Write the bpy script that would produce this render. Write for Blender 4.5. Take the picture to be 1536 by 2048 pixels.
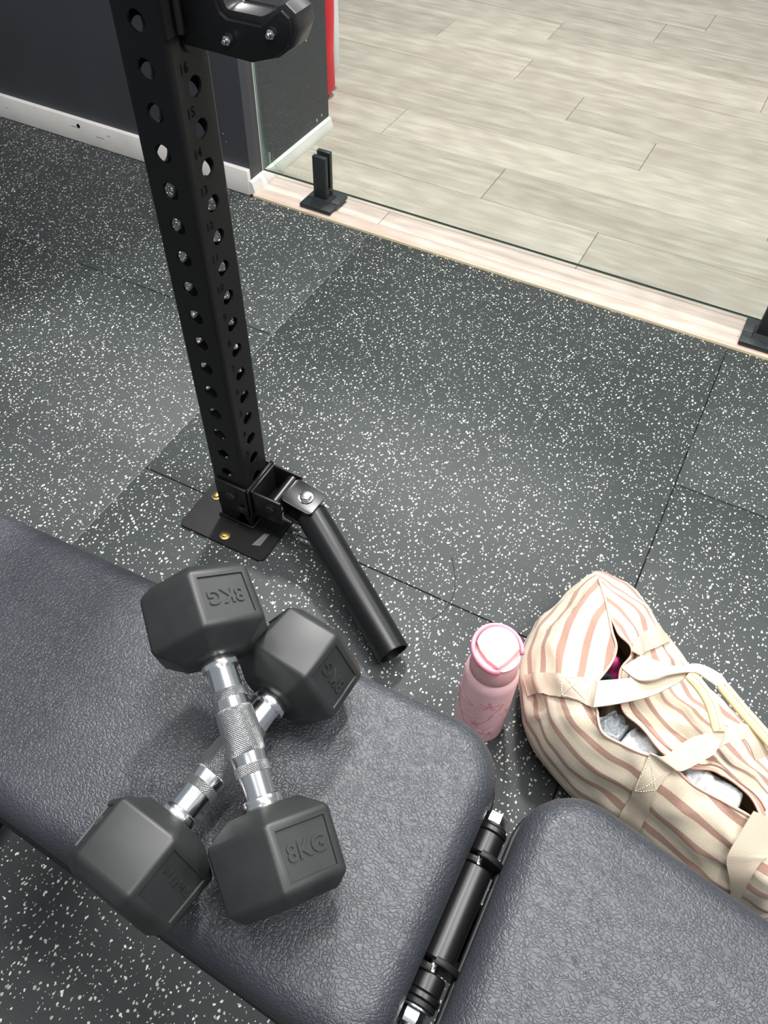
import bpy, bmesh, math, random
import numpy as np
from mathutils.bvhtree import BVHTree
from mathutils import Vector, Matrix, noise, Euler

for o in list(bpy.data.objects):
    bpy.data.objects.remove(o, do_unlink=True)
scene = bpy.context.scene
COL = scene.collection
R = math.radians
random.seed(7)

# ---------------------------------------------------------------- camera
cam_data = bpy.data.cameras.new('camera')
cam_data.sensor_fit = 'VERTICAL'
cam_data.sensor_height = 24.0
cam_data.lens = 1592.68 / 2048 * 24.0
cam_data.clip_start = 0.02
cam = bpy.data.objects.new('camera', cam_data)
COL.objects.link(cam)
cam.location = (0.6417, -0.7301, 1.2531)
cam.rotation_euler = Euler((0.6698, -0.0212, 0.4813), 'XYZ')
scene.camera = cam

# ---------------------------------------------------------------- world, lamps, exposure
world = bpy.data.worlds.new('world')
scene.world = world
world.use_nodes = True
bg = world.node_tree.nodes['Background']
bg.inputs[0].default_value = (0.80, 0.90, 1.0, 1)
bg.inputs[1].default_value = 0.22

def area_lamp(name, loc, target, size, energy, color=(1, 1, 1)):
    d = bpy.data.lights.new(name, 'AREA')
    d.shape = 'RECTANGLE'
    d.size, d.size_y = size
    d.energy = energy
    d.color = color
    o = bpy.data.objects.new(name, d)
    COL.objects.link(o)
    o.location = loc
    o.rotation_euler = (Vector(target) - Vector(loc)).to_track_quat('-Z', 'Y').to_euler()
    return o

area_lamp('ceiling_lamp_far', (-0.42, 1.90, 2.9), (0.1, 0.2, 0), (0.25, 0.30), 98, (1.0, 0.99, 0.97))
area_lamp('ceiling_lamp_strip_a', (-0.62, -0.10, 2.9), (-0.45, -0.10, 0), (0.12, 1.0), 15, (1.0, 1.0, 0.99))
area_lamp('ceiling_lamp_strip_b', (0.46, 0.10, 2.9), (0.46, 0.10, 0), (0.14, 1.1), 36, (1.0, 0.99, 0.97))
area_lamp('ceiling_lamp_strip_c', (1.70, 0.10, 2.9), (0.6, 0.40, 0.2), (0.14, 1.2), 44, (1.0, 0.99, 0.97))
area_lamp('added_fill_near', (1.2, -1.6, 2.9), (0.7, -0.3, 0.1), (0.9, 0.14), 20, (1.0, 0.99, 0.97))  # unseen fill added behind the camera to brighten the bottle and bag fronts
area_lamp('ceiling_lamp_studio', (0.9, 2.9, 2.9), (-0.2, 1.6, 0.2), (1.2, 0.3), 30, (1.0, 0.98, 0.95))

scene.view_settings.view_transform = 'Standard'
scene.view_settings.look = 'None'
scene.view_settings.gamma = 1.0
scene.view_settings.use_curve_mapping = False
scene.view_settings.exposure = 0.42

# ---------------------------------------------------------------- helpers
def srgb(r, g, b):
    f = lambda c: (c / 255 / 12.92) if c / 255 <= 0.04045 else ((c / 255 + 0.055) / 1.055) ** 2.4
    return (f(r), f(g), f(b), 1)

def new_mat(name):
    m = bpy.data.materials.new(name)
    m.use_nodes = True
    nt = m.node_tree
    b = nt.nodes['Principled BSDF']
    return m, nt, b

def nd(nt, kind, **kw):
    n = nt.nodes.new(kind)
    for k, v in kw.items():
        if k.startswith('i_'):
            key = k[2:]
            n.inputs[int(key) if key.isdigit() else key].default_value = v
        else:
            setattr(n, k, v)
    return n

def math_node(nt, op, a, b=None, clamp=False):
    n = nt.nodes.new('ShaderNodeMath')
    n.operation = op
    n.use_clamp = clamp
    for i, v in enumerate((a, b)):
        if v is None:
            continue
        if isinstance(v, (int, float)):
            n.inputs[i].default_value = v
        else:
            nt.links.new(v, n.inputs[i])
    return n.outputs[0]

def mix_col(nt, fac, a, b, blend='MIX'):
    n = nt.nodes.new('ShaderNodeMix')
    n.data_type = 'RGBA'
    n.blend_type = blend
    for sock, v in ((n.inputs[0], fac), (n.inputs[6], a), (n.inputs[7], b)):
        if isinstance(v, (int, float)):
            sock.default_value = v
        elif isinstance(v, tuple):
            sock.default_value = v
        else:
            nt.links.new(v, sock)
    return n.outputs[2]

def ramp(nt, fac, stops):
    n = nt.nodes.new('ShaderNodeValToRGB')
    e = n.color_ramp.elements
    while len(e) < len(stops):
        e.new(0.5)
    for el, (p, c) in zip(e, stops):
        el.position = p
        el.color = c if len(c) == 4 else (*c, 1)
    nt.links.new(fac, n.inputs[0])
    return n.outputs[0]

def bump(nt, b, height, strength, dist):
    n = nt.nodes.new('ShaderNodeBump')
    n.inputs['Strength'].default_value = strength
    n.inputs['Distance'].default_value = dist
    nt.links.new(height, n.inputs['Height'])
    nt.links.new(n.outputs[0], b.inputs['Normal'])
    return n

def plain(name, col, rough=0.5, metal=0.0, spec=0.5, noise_scale=None, var=0.15, bump_s=0.0, bump_d=0.0005):
    """flat colour with a little procedural tone variation and fine relief"""
    m, nt, b = new_mat(name)
    b.inputs['Roughness'].default_value = rough
    b.inputs['Metallic'].default_value = metal
    b.inputs['Specular IOR Level'].default_value = spec
    tc = nd(nt, 'ShaderNodeTexCoord')
    nz = nd(nt, 'ShaderNodeTexNoise', i_Scale=noise_scale or 25.0, i_Detail=4.0)
    nt.links.new(tc.outputs['Object'], nz.inputs['Vector'])
    dark = tuple(c * (1 - var) for c in col[:3]) + (1,)
    lite = tuple(min(1, c * (1 + var)) for c in col[:3]) + (1,)
    c = ramp(nt, nz.outputs[0], [(0.3, dark), (0.7, lite)])
    nt.links.new(c, b.inputs['Base Color'])
    if bump_s:
        bump(nt, b, nz.outputs[0], bump_s, bump_d)
    return m

# ---------------------------------------------------------------- materials
def make_rubber():
    m, nt, b = new_mat('speckled_rubber')
    geo = nd(nt, 'ShaderNodeNewGeometry')
    warp = nd(nt, 'ShaderNodeTexNoise', i_Scale=160.0, i_Detail=1.0)
    nt.links.new(geo.outputs['Position'], warp.inputs['Vector'])
    vm = nd(nt, 'ShaderNodeVectorMath', operation='MULTIPLY_ADD')
    nt.links.new(warp.outputs['Color'], vm.inputs[0])
    vm.inputs[1].default_value = (0.006, 0.006, 0.0)
    nt.links.new(geo.outputs['Position'], vm.inputs[2])
    flecks = None
    for sc, thr, keep, rot in ((132.0, 0.265, 0.42, 0.4), (185.0, 0.25, 0.30, 1.7), (95.0, 0.17, 0.35, 2.6)):
        mp = nd(nt, 'ShaderNodeMapping')
        mp.inputs['Rotation'].default_value = (0, 0, rot)
        mp.inputs['Scale'].default_value = (1.0, 0.72, 0.0)
        nt.links.new(vm.outputs[0], mp.inputs['Vector'])
        v = nd(nt, 'ShaderNodeTexVoronoi', voronoi_dimensions='2D', i_Scale=sc)
        nt.links.new(mp.outputs[0], v.inputs['Vector'])
        sep = nd(nt, 'ShaderNodeSeparateColor')
        nt.links.new(v.outputs['Color'], sep.inputs[0])
        size = math_node(nt, 'MULTIPLY', sep.outputs[1], thr)
        inside = math_node(nt, 'LESS_THAN', v.outputs['Distance'], size)
        on = math_node(nt, 'LESS_THAN', sep.outputs[0], keep)
        f = math_node(nt, 'MULTIPLY', inside, on)
        flecks = f if flecks is None else math_node(nt, 'MAXIMUM', flecks, f)
    big = nd(nt, 'ShaderNodeTexNoise', i_Scale=2.2, i_Detail=5.0, i_Roughness=0.6)
    nt.links.new(geo.outputs['Position'], big.inputs['Vector'])
    base = ramp(nt, big.outputs[0], [(0.3, srgb(45, 49, 50)), (0.7, srgb(58, 62, 63))])
    tone = nd(nt, 'ShaderNodeTexNoise', i_Scale=60.0)
    nt.links.new(geo.outputs['Position'], tone.inputs['Vector'])
    fl = ramp(nt, tone.outputs[0], [(0.35, srgb(165, 160, 148)), (0.65, srgb(236, 232, 220))])
    nt.links.new(mix_col(nt, flecks, base, fl), b.inputs['Base Color'])
    b.inputs['Roughness'].default_value = 0.60
    b.inputs['Specular IOR Level'].default_value = 0.45
    fine = nd(nt, 'ShaderNodeTexNoise', i_Scale=420.0, i_Detail=3.0)
    nt.links.new(geo.outputs['Position'], fine.inputs['Vector'])
    bump(nt, b, fine.outputs[0], 0.35, 0.0008)
    return m

def make_wood(name, c0, c1, c2):
    m, nt, b = new_mat(name)
    geo = nd(nt, 'ShaderNodeNewGeometry')
    oi = nd(nt, 'ShaderNodeObjectInfo')
    off = nd(nt, 'ShaderNodeVectorMath', operation='MULTIPLY_ADD')
    comb = nd(nt, 'ShaderNodeCombineXYZ')
    for i in range(3):
        nt.links.new(oi.outputs['Random'], comb.inputs[i])
    nt.links.new(comb.outputs[0], off.inputs[0])
    off.inputs[1].default_value = (7, 3, 0)
    nt.links.new(geo.outputs['Position'], off.inputs[2])
    mp = nd(nt, 'ShaderNodeMapping')
    mp.inputs['Scale'].default_value = (1.1, 16.0, 1)
    nt.links.new(off.outputs[0], mp.inputs['Vector'])
    n1 = nd(nt, 'ShaderNodeTexNoise', i_Scale=1.6, i_Detail=8.0, i_Roughness=0.62, i_Distortion=0.8)
    nt.links.new(mp.outputs[0], n1.inputs['Vector'])
    mp2 = nd(nt, 'ShaderNodeMapping')
    mp2.inputs['Scale'].default_value = (0.9, 5.5, 1)
    nt.links.new(off.outputs[0], mp2.inputs['Vector'])
    wv = nd(nt, 'ShaderNodeTexWave', wave_type='RINGS', rings_direction='Y', i_Scale=2.4, i_Distortion=9.0, i_Detail=3.0)
    wv.inputs['Detail Scale'].default_value = 1.4
    nt.links.new(mp2.outputs[0], wv.inputs['Vector'])
    base = ramp(nt, n1.outputs[0], [(0.28, c0), (0.52, c1), (0.75, c2)])
    g = math_node(nt, 'MULTIPLY', wv.outputs[0], 0.22)
    col = mix_col(nt, g, base, tuple(0.72 * x for x in c0[:3]) + (1,))
    # board-to-board tone
    hv = nd(nt, 'ShaderNodeHueSaturation')
    val = nd(nt, 'ShaderNodeMapRange')
    val.inputs['To Min'].default_value = 0.90
    val.inputs['To Max'].default_value = 1.08
    nt.links.new(oi.outputs['Random'], val.inputs[0])
    nt.links.new(val.outputs[0], hv.inputs['Value'])
    nt.links.new(col, hv.inputs['Color'])
    nt.links.new(hv.outputs[0], b.inputs['Base Color'])
    b.inputs['Roughness'].default_value = 0.42
    b.inputs['Specular IOR Level'].default_value = 0.4
    bump(nt, b, n1.outputs[0], 0.12, 0.0006)
    return m

def make_leather():
    m, nt, b = new_mat('black_grained_leatherette')
    tc = nd(nt, 'ShaderNodeTexCoord')
    nz = nd(nt, 'ShaderNodeTexNoise', i_Scale=60.0, i_Detail=2.0)
    nt.links.new(tc.outputs['Object'], nz.inputs['Vector'])
    vm = nd(nt, 'ShaderNodeVectorMath', operation='MULTIPLY_ADD')
    nt.links.new(nz.outputs['Color'], vm.inputs[0])
    vm.inputs[1].default_value = (0.012, 0.012, 0.012)
    nt.links.new(tc.outputs['Object'], vm.inputs[2])
    mp = nd(nt, 'ShaderNodeMapping')
    mp.inputs['Scale'].default_value = (1.0, 1.5, 1.0)
    nt.links.new(vm.outputs[0], mp.inputs['Vector'])
    v = nd(nt, 'ShaderNodeTexVoronoi', feature='DISTANCE_TO_EDGE', i_Scale=215.0)
    nt.links.new(mp.outputs[0], v.inputs['Vector'])
    h = ramp(nt, v.outputs['Distance'], [(0.0, (0, 0, 0)), (0.24, (1, 1, 1))])
    nt.nodes[-1].color_ramp.interpolation = 'EASE'
    lo = nd(nt, 'ShaderNodeTexNoise', i_Scale=9.0, i_Detail=3.0)
    nt.links.new(tc.outputs['Object'], lo.inputs['Vector'])
    base = ramp(nt, lo.outputs[0], [(0.3, srgb(44, 47, 53)), (0.7, srgb(55, 57, 63))])
    nt.links.new(base, b.inputs['Base Color'])
    b.inputs['Roughness'].default_value = 0.45
    b.inputs['Specular IOR Level'].default_value = 0.6
    bump(nt, b, h, 0.7, 0.00045)
    return m

def make_knurl():
    m, nt, b = new_mat('knurled_chrome')
    b.inputs['Base Color'].default_value = (0.62, 0.62, 0.62, 1)
    b.inputs['Metallic'].default_value = 1.0
    b.inputs['Roughness'].default_value = 0.30
    uv = nd(nt, 'ShaderNodeUVMap')
    sep = nd(nt, 'ShaderNodeSeparateXYZ')
    nt.links.new(uv.outputs[0], sep.inputs[0])
    a = math_node(nt, 'ADD', sep.outputs[0], sep.outputs[1])
    c = math_node(nt, 'SUBTRACT', sep.outputs[0], sep.outputs[1])
    k = 2 * math.pi / 0.0022
    s1 = math_node(nt, 'SINE', math_node(nt, 'MULTIPLY', a, k))
    s2 = math_node(nt, 'SINE', math_node(nt, 'MULTIPLY', c, k))
    h = math_node(nt, 'MINIMUM', s1, s2)
    bump(nt, b, h, 0.9, 0.0006)
    dark = math_node(nt, 'LESS_THAN', h, -0.55)
    nt.links.new(mix_col(nt, dark, (0.88, 0.88, 0.88, 1), (0.4, 0.4, 0.4, 1)), b.inputs['Base Color'])
    return m

def make_canvas():
    m, nt, b = new_mat('striped_canvas')
    at = nd(nt, 'ShaderNodeAttribute', attribute_name='stripe')
    tc = nd(nt, 'ShaderNodeTexCoord')
    nz = nd(nt, 'ShaderNodeTexNoise', i_Scale=8.0, i_Detail=1.0)
    nt.links.new(tc.outputs['Object'], nz.inputs['Vector'])
    wob = math_node(nt, 'MULTIPLY', math_node(nt, 'SUBTRACT', nz.outputs[0], 0.5), 0.014)
    v = math_node(nt, 'ADD', at.outputs['Fac'], wob)
    fr = math_node(nt, 'FRACT', math_node(nt, 'DIVIDE', v, 0.0375))
    st = math_node(nt, 'LESS_THAN', fr, 0.30)
    weave = nd(nt, 'ShaderNodeTexNoise', i_Scale=700.0, i_Detail=2.0)
    nt.links.new(tc.outputs['Object'], weave.inputs['Vector'])
    cream = ramp(nt, weave.outputs[0], [(0.3, srgb(202, 188, 165)), (0.7, srgb(217, 204, 183))])
    brown = ramp(nt, weave.outputs[0], [(0.3, srgb(158, 124, 109)), (0.7, srgb(174, 141, 126))])
    nt.links.new(mix_col(nt, st, cream, brown), b.inputs['Base Color'])
    b.inputs['Roughness'].default_value = 0.85
    b.inputs['Specular IOR Level'].default_value = 0.2
    b.inputs['Sheen Weight'].default_value = 0.2
    bump(nt, b, weave.outputs[0], 0.3, 0.0004)
    return m

def make_webbing(name, c0, c1):
    m, nt, b = new_mat(name)
    uv = nd(nt, 'ShaderNodeUVMap')
    sep = nd(nt, 'ShaderNodeSeparateXYZ')
    nt.links.new(uv.outputs[0], sep.inputs[0])
    s = math_node(nt, 'SINE', math_node(nt, 'MULTIPLY', sep.outputs[0], 2 * math.pi / 0.0016))
    f = math_node(nt, 'MULTIPLY_ADD', s, 0.5)
    nt.nodes[-1].inputs[2].default_value = 0.5
    nt.links.new(mix_col(nt, f, c0, c1), b.inputs['Base Color'])
    b.inputs['Roughness'].default_value = 0.8
    b.inputs['Specular IOR Level'].default_value = 0.2
    bump(nt, b, s, 0.25, 0.0003)
    return m

def make_glass():
    m, nt, b = new_mat('green_tinted_glass')
    nt.nodes.remove(b)
    out = nt.nodes['Material Output']
    tr = nd(nt, 'ShaderNodeBsdfTransparent')
    tr.inputs[0].default_value = (0.93, 0.965, 0.945, 1)
    gl = nd(nt, 'ShaderNodeBsdfGlossy')
    gl.inputs['Roughness'].default_value = 0.01
    gl.inputs[0].default_value = (0.9, 1.0, 0.95, 1)
    fr = nd(nt, 'ShaderNodeFresnel', i_IOR=1.45)
    half = math_node(nt, 'MULTIPLY', fr.outputs[0], 0.6)
    mx = nd(nt, 'ShaderNodeMixShader')
    nt.links.new(half, mx.inputs[0])
    nt.links.new(tr.outputs[0], mx.inputs[1])
    nt.links.new(gl.outputs[0], mx.inputs[2])
    nt.links.new(mx.outputs[0], out.inputs['Surface'])
    return m

M = {}
M['rubber'] = make_rubber()
M['plank'] = make_wood('pale_oak_plank', srgb(150, 137, 127), srgb(172, 160, 150), srgb(188, 178, 169))
M['trim_wood'] = make_wood('pale_oak_trim', srgb(184, 160, 147), srgb(203, 181, 169), srgb(216, 198, 187))
M['leather'] = make_leather()
M['wall'] = plain('charcoal_paint', srgb(58, 59, 65), 0.55, noise_scale=6, var=0.08, bump_s=0.05)
M['board'] = plain('white_skirting', srgb(226, 222, 216), 0.4, noise_scale=11, var=0.08)
M['steel'] = plain('black_powder_coat', srgb(26, 26, 27), 0.42, spec=0.28, noise_scale=300, var=0.12, bump_s=0.06, bump_d=0.0003)
M['steel_satin'] = plain('satin_black_tube', srgb(18, 18, 20), 0.34, spec=0.45, noise_scale=200, var=0.1)
M['black'] = plain('engraved_black', (0.004, 0.004, 0.004, 1), 0.8, spec=0.1)
M['liner'] = plain('black_plastic_liner', srgb(40, 40, 42), 0.32, spec=0.6, noise_scale=60, var=0.25, bump_s=0.15)
M['hexrubber'] = plain('worn_black_rubber', srgb(36, 38, 38), 0.46, spec=0.55, noise_scale=30, var=0.22, bump_s=0.10, bump_d=0.001)
M['chrome'] = plain('polished_chrome', (0.92, 0.92, 0.92, 1), 0.19, metal=1.0, noise_scale=40, var=0.04)
M['knurl'] = make_knurl()
M['zinc'] = plain('zinc_plated_steel', (0.72, 0.74, 0.75, 1), 0.22, metal=1.0, noise_scale=90, var=0.1)
M['brass'] = plain('yellow_zinc_bolt', (0.62, 0.44, 0.18, 1), 0.32, metal=1.0, noise_scale=300, var=0.25)
M['spigot'] = plain('black_spigot', srgb(38, 42, 43), 0.45, spec=0.5, noise_scale=150, var=0.1)
M['glass'] = make_glass()
M['pink'] = plain('pink_powder_coat', srgb(246, 198, 205), 0.5, spec=0.4, noise_scale=500, var=0.03, bump_s=0.08)
M['pink_line'] = plain('pink_debossed_line', srgb(218, 152, 160), 0.5, noise_scale=90, var=0.06)
M['pink_cap'] = plain('dusty_pink_cap', srgb(234, 178, 181), 0.4, spec=0.4, noise_scale=60, var=0.02)
M['pink_loop'] = plain('bright_pink_loop', srgb(245, 150, 172), 0.35, spec=0.5, noise_scale=60, var=0.03)
M['pink_pale'] = plain('pale_pink_lid', srgb(240, 208, 205), 0.4, spec=0.5, noise_scale=60, var=0.02)
M['canvas'] = make_canvas()
M['lining'] = plain('cream_lining', srgb(220, 200, 170), 0.85, spec=0.2, noise_scale=300, var=0.06)
M['webbing'] = make_webbing('cream_webbing', srgb(190, 175, 155), srgb(210, 195, 176))
M['padded'] = plain('yellow_cream_handle_fabric', srgb(228, 208, 158), 0.8, spec=0.2, noise_scale=400, var=0.06, bump_s=0.2)
M['thread'] = plain('cream_thread', srgb(240, 230, 212), 0.8, spec=0.1, noise_scale=200)
M['zip'] = plain('brown_zip_tape', srgb(150, 112, 98), 0.7, noise_scale=300)
M['grey_cloth'] = plain('grey_jersey', srgb(150, 156, 160), 0.9, spec=0.1, noise_scale=260, var=0.2, bump_s=0.4, bump_d=0.0004)
M['towel'] = plain('pale_grey_towel', srgb(212, 214, 218), 0.95, spec=0.1, noise_scale=420, var=0.16, bump_s=0.6, bump_d=0.0004)
M['magenta'] = plain('magenta_fabric', srgb(196, 60, 128), 0.7, noise_scale=60)
M['teal'] = plain('dark_teal_fabric', srgb(62, 96, 98), 0.7, noise_scale=60)
M['red'] = plain('red_vinyl', srgb(222, 28, 48), 0.4, noise_scale=12, var=0.08, bump_s=0.3, bump_d=0.004)
M['white_vinyl'] = plain('white_vinyl', srgb(225, 226, 228), 0.45, noise_scale=12, var=0.04)
M['caution'] = plain('grey_sticker', srgb(92, 95, 96), 0.5, noise_scale=100)

# ---------------------------------------------------------------- object helpers
def obj(name, bm, mat, parent=None, smooth=False, auto=None):
    me = bpy.data.meshes.new(name)
    bmesh.ops.recalc_face_normals(bm, faces=bm.faces)
    bm.to_mesh(me)
    bm.free()
    if isinstance(mat, str):
        mat = M[mat]
    me.materials.append(mat)
    if smooth or auto:
        for p in me.polygons:
            p.use_smooth = True
    if auto:
        me.set_sharp_from_angle(angle=R(auto))
    o = bpy.data.objects.new(name, me)
    COL.objects.link(o)
    if parent:
        o.parent = parent
    return o

def thing(name, label, cat, loc=(0, 0, 0), group=None):
    o = bpy.data.objects.new(name, None)
    o.empty_display_size = 0.05
    COL.objects.link(o)
    o.location = loc
    tag(o, label, cat, group)
    return o

def tag(o, label, cat, group=None):
    o['label'] = label
    o['category'] = cat
    if group:
        o['group'] = group
    return o

def structure(o, label=None, cat=None):
    o['kind'] = 'structure'
    if label:
        o['label'] = label
        o['category'] = cat
    return o

def box_bm(lo, hi, bevel=0.0, seg=2, bm=None):
    own = bm is None
    bm = bm or bmesh.new()
    vs = [bm.verts.new((x, y, z)) for z in (lo[2], hi[2]) for y in (lo[1], hi[1]) for x in (lo[0], hi[0])]
    fs = [(0, 2, 3, 1), (4, 5, 7, 6), (0, 1, 5, 4), (2, 6, 7, 3), (0, 4, 6, 2), (1, 3, 7, 5)]
    faces = [bm.faces.new([vs[i] for i in f]) for f in fs]
    if bevel:
        es = list({e for f in faces for e in f.edges})
        bmesh.ops.bevel(bm, geom=es, offset=bevel, segments=seg, affect='EDGES', profile=0.5)
    return bm

def box(name, lo, hi, mat, parent=None, bevel=0.0, seg=2):
    return obj(name, box_bm(lo, hi, bevel, seg), mat, parent, auto=35 if bevel else None)

def frame_of(axis):
    a = Vector(axis).normalized()
    t = Vector((0, 0, 1)) if abs(a.z) < 0.9 else Vector((1, 0, 0))
    u = t.cross(a).normalized()
    return a, u, a.cross(u)

def lathe_bm(profile, origin, axis, seg=32, bm=None, uv=False):
    """profile: list of (along, radius)"""
    bm = bm or bmesh.new()
    a, u, w = frame_of(axis)
    o = Vector(origin)
    rings = []
    for s, r in profile:
        if r <= 1e-6:
            rings.append([bm.verts.new(o + a * s)])
        else:
            rings.append([bm.verts.new(o + a * s + (u * math.cos(t) + w * math.sin(t)) * r)
                          for t in (2 * math.pi * i / seg for i in range(seg))])
    layer = bm.loops.layers.uv.new('UVMap') if uv else None
    for (s0, r0), (s1, r1), A, B in zip(profile, profile[1:], rings, rings[1:]):
        for i in range(seg):
            j = (i + 1) % seg
            if len(A) == 1 and len(B) == 1:
                continue
            if len(A) == 1:
                bm.faces.new((A[0], B[i], B[j]))
            elif len(B) == 1:
                bm.faces.new((A[i], A[j], B[0]))
            else:
                f = bm.faces.new((A[i], A[j], B[j], B[i]))
                if layer:
                    cir = 0.0022 * round(2 * math.pi * 0.017 / 0.0022)
                    for l, (ii, ss) in zip(f.loops, ((i, s0), (i + 1, s0), (i + 1, s1), (i, s1))):
                        l[layer].uv = (ii / seg * cir, ss)
    return bm

def lathe(name, profile, origin, axis, mat, parent=None, seg=32, auto=40, uv=False):
    return obj(name, lathe_bm(profile, origin, axis, seg, uv=uv), mat, parent, auto=auto)

def cyl_profile(l0, l1, r, ch=0.001):
    return [(l0, 0), (l0, r - ch), (l0 + ch, r), (l1 - ch, r), (l1, r - ch), (l1, 0)]

def prism_bm(pts, origin, ux, uy, depth, bm=None, bevel=0.0):
    """outline in plane (ux,uy) extruded along ux x uy by depth"""
    bm = bm or bmesh.new()
    ux, uy = Vector(ux).normalized(), Vector(uy).normalized()
    n = ux.cross(uy)
    o = Vector(origin)
    A = [bm.verts.new(o + ux * x + uy * y) for x, y in pts]
    B = [bm.verts.new(o + ux * x + uy * y + n * depth) for x, y in pts]
    fs = [bm.faces.new(A[::-1]), bm.faces.new(B)]
    for i in range(len(pts)):
        j = (i + 1) % len(pts)
        fs.append(bm.faces.new((A[i], A[j], B[j], B[i])))
    if bevel:
        es = list({e for f in fs[:2] for e in f.edges})
        bmesh.ops.bevel(bm, geom=es, offset=bevel, segments=2, affect='EDGES', profile=0.5)
    return bm

def prism(name, pts, origin, ux, uy, depth, mat, parent=None, bevel=0.0):
    return obj(name, prism_bm(pts, origin, ux, uy, depth, bevel=bevel), mat, parent, auto=35)

def hexpts(r, rot=0.0):
    return [(r * math.cos(R(60 * i) + rot), r * math.sin(R(60 * i) + rot)) for i in range(6)]

def tube_bm(pts, radius, seg=8, bm=None, cap=True, flat=1.0, up=None):
    """tube along a polyline; radius may be a list; flat squeezes it along 'up'"""
    bm = bm or bmesh.new()
    pts = [Vector(p) for p in pts]
    n = len(pts)
    rad = radius if isinstance(radius, (list, tuple)) else [radius] * n
    rings = []
    prev = None
    for i, p in enumerate(pts):
        t = (pts[min(i + 1, n - 1)] - pts[max(i - 1, 0)]).normalized()
        ref = Vector(up) if up else (prev if prev else (Vector((0, 0, 1)) if abs(t.z) < 0.9 else Vector((1, 0, 0))))
        w = (ref - t * ref.dot(t)).normalized()
        u = t.cross(w).normalized()
        prev = w
        rings.append([bm.verts.new(p + (u * math.cos(a) + w * flat * math.sin(a)) * rad[i])
                      for a in (2 * math.pi * k / seg for k in range(seg))])
    for A, B in zip(rings, rings[1:]):
        for k in range(seg):
            j = (k + 1) % seg
            bm.faces.new((A[k], A[j], B[j], B[k]))
    if cap:
        bm.faces.new(rings[0][::-1])
        bm.faces.new(rings[-1])
    return bm

def catmull(P, n, closed=False):
    P = np.asarray(P, float)
    m = len(P)
    out = []
    for i in range(m if closed else m - 1):
        if closed:
            a, b, c, d = P[(i - 1) % m], P[i], P[(i + 1) % m], P[(i + 2) % m]
        else:
            a, b, c, d = P[max(i - 1, 0)], P[i], P[i + 1], P[min(i + 2, m - 1)]
        for k in range(n):
            t = k / n
            out.append(.5 * ((2 * b) + (-a + c) * t + (2 * a - 5 * b + 4 * c - d) * t * t + (-a + 3 * b - 3 * c + d) * t ** 3))
    if not closed:
        out.append(P[-1])
    return np.array(out)

def text_obj(name, body, size, matrix, mat, parent=None, depth=0.0004, offset=0.0):
    cu = bpy.data.curves.new(name, 'FONT')
    cu.body = body
    cu.size = size
    cu.align_x = 'CENTER'
    cu.align_y = 'CENTER'
    cu.extrude = depth
    cu.offset = offset
    cu.resolution_u = 3
    tmp = bpy.data.objects.new(name + '_tmp', cu)
    COL.objects.link(tmp)
    bpy.context.view_layer.update()
    me = bpy.data.meshes.new_from_object(tmp.evaluated_get(bpy.context.evaluated_depsgraph_get()))
    bpy.data.objects.remove(tmp, do_unlink=True)
    bpy.data.curves.remove(cu)
    me.name = name
    me.transform(matrix)
    me.materials.clear()
    me.materials.append(M[mat])
    o = bpy.data.objects.new(name, me)
    COL.objects.link(o)
    if parent:
        o.parent = parent
    return o

def basis(origin, ex, ey):
    ex, ey = Vector(ex).normalized(), Vector(ey).normalized()
    ez = ex.cross(ey)
    return Matrix(((ex.x, ey.x, ez.x, origin[0]), (ex.y, ey.y, ez.y, origin[1]), (ex.z, ey.z, ez.z, origin[2]), (0, 0, 0, 1)))

# ================================================================= SETTING
# ---- rubber gym floor: slab with separate tiles (half-offset columns, ~1 m)
floor = structure(box('floor', (-3.3, -2.5, -0.06), (2.75, 1.016, -0.012), 'rubber'), 'speckled black rubber gym floor', 'floor')
TW = 0.993
tile_mesh = {}
for k in range(-3, 3):
    x0 = -0.288 + TW * k
    off = 0.030 if k % 2 == 0 else 0.519
    ys = [off + TW * j for j in range(-3, 2)]
    ys = sorted({y for y in ys if -2.5 < y < 1.0} | {-2.5, 1.016})
    for y0, y1 in zip(ys, ys[1:]):
        ln = round(y1 - y0, 3)
        if ln not in tile_mesh:
            t = box('rubber_tile', (0.0008, 0.0008, -0.012), (TW - 0.0008, ln - 0.0008, 0.0), 'rubber', floor, bevel=0.0022, seg=2)
            tile_mesh[ln] = t.data
        else:
            t = bpy.data.objects.new('rubber_tile', tile_mesh[ln])
            COL.objects.link(t)
            t.parent = floor
        t.location = (x0, y0, 0)

# dust caught in the long joint by the rack, and an old scratch
box('joint_dust', (-0.2886, -0.6, -0.006), (-0.2872, 1.014, -0.0008), plain('pale_dust', srgb(128, 131, 128), 0.9, noise_scale=60, var=0.3), floor)
obj('scratch', tube_bm([tuple(v) for v in catmull([(0.372, 0.125, 0), (0.398, 0.085, 0), (0.411, 0.043, 0), (0.409, 0.012, 0), (0.398, -0.016, 0)], 6)], 0.0011, 6, flat=0.3, up=(0, 0, 1)), plain('scratch_dark', srgb(36, 38, 39), 0.7), floor, smooth=True)

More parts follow.
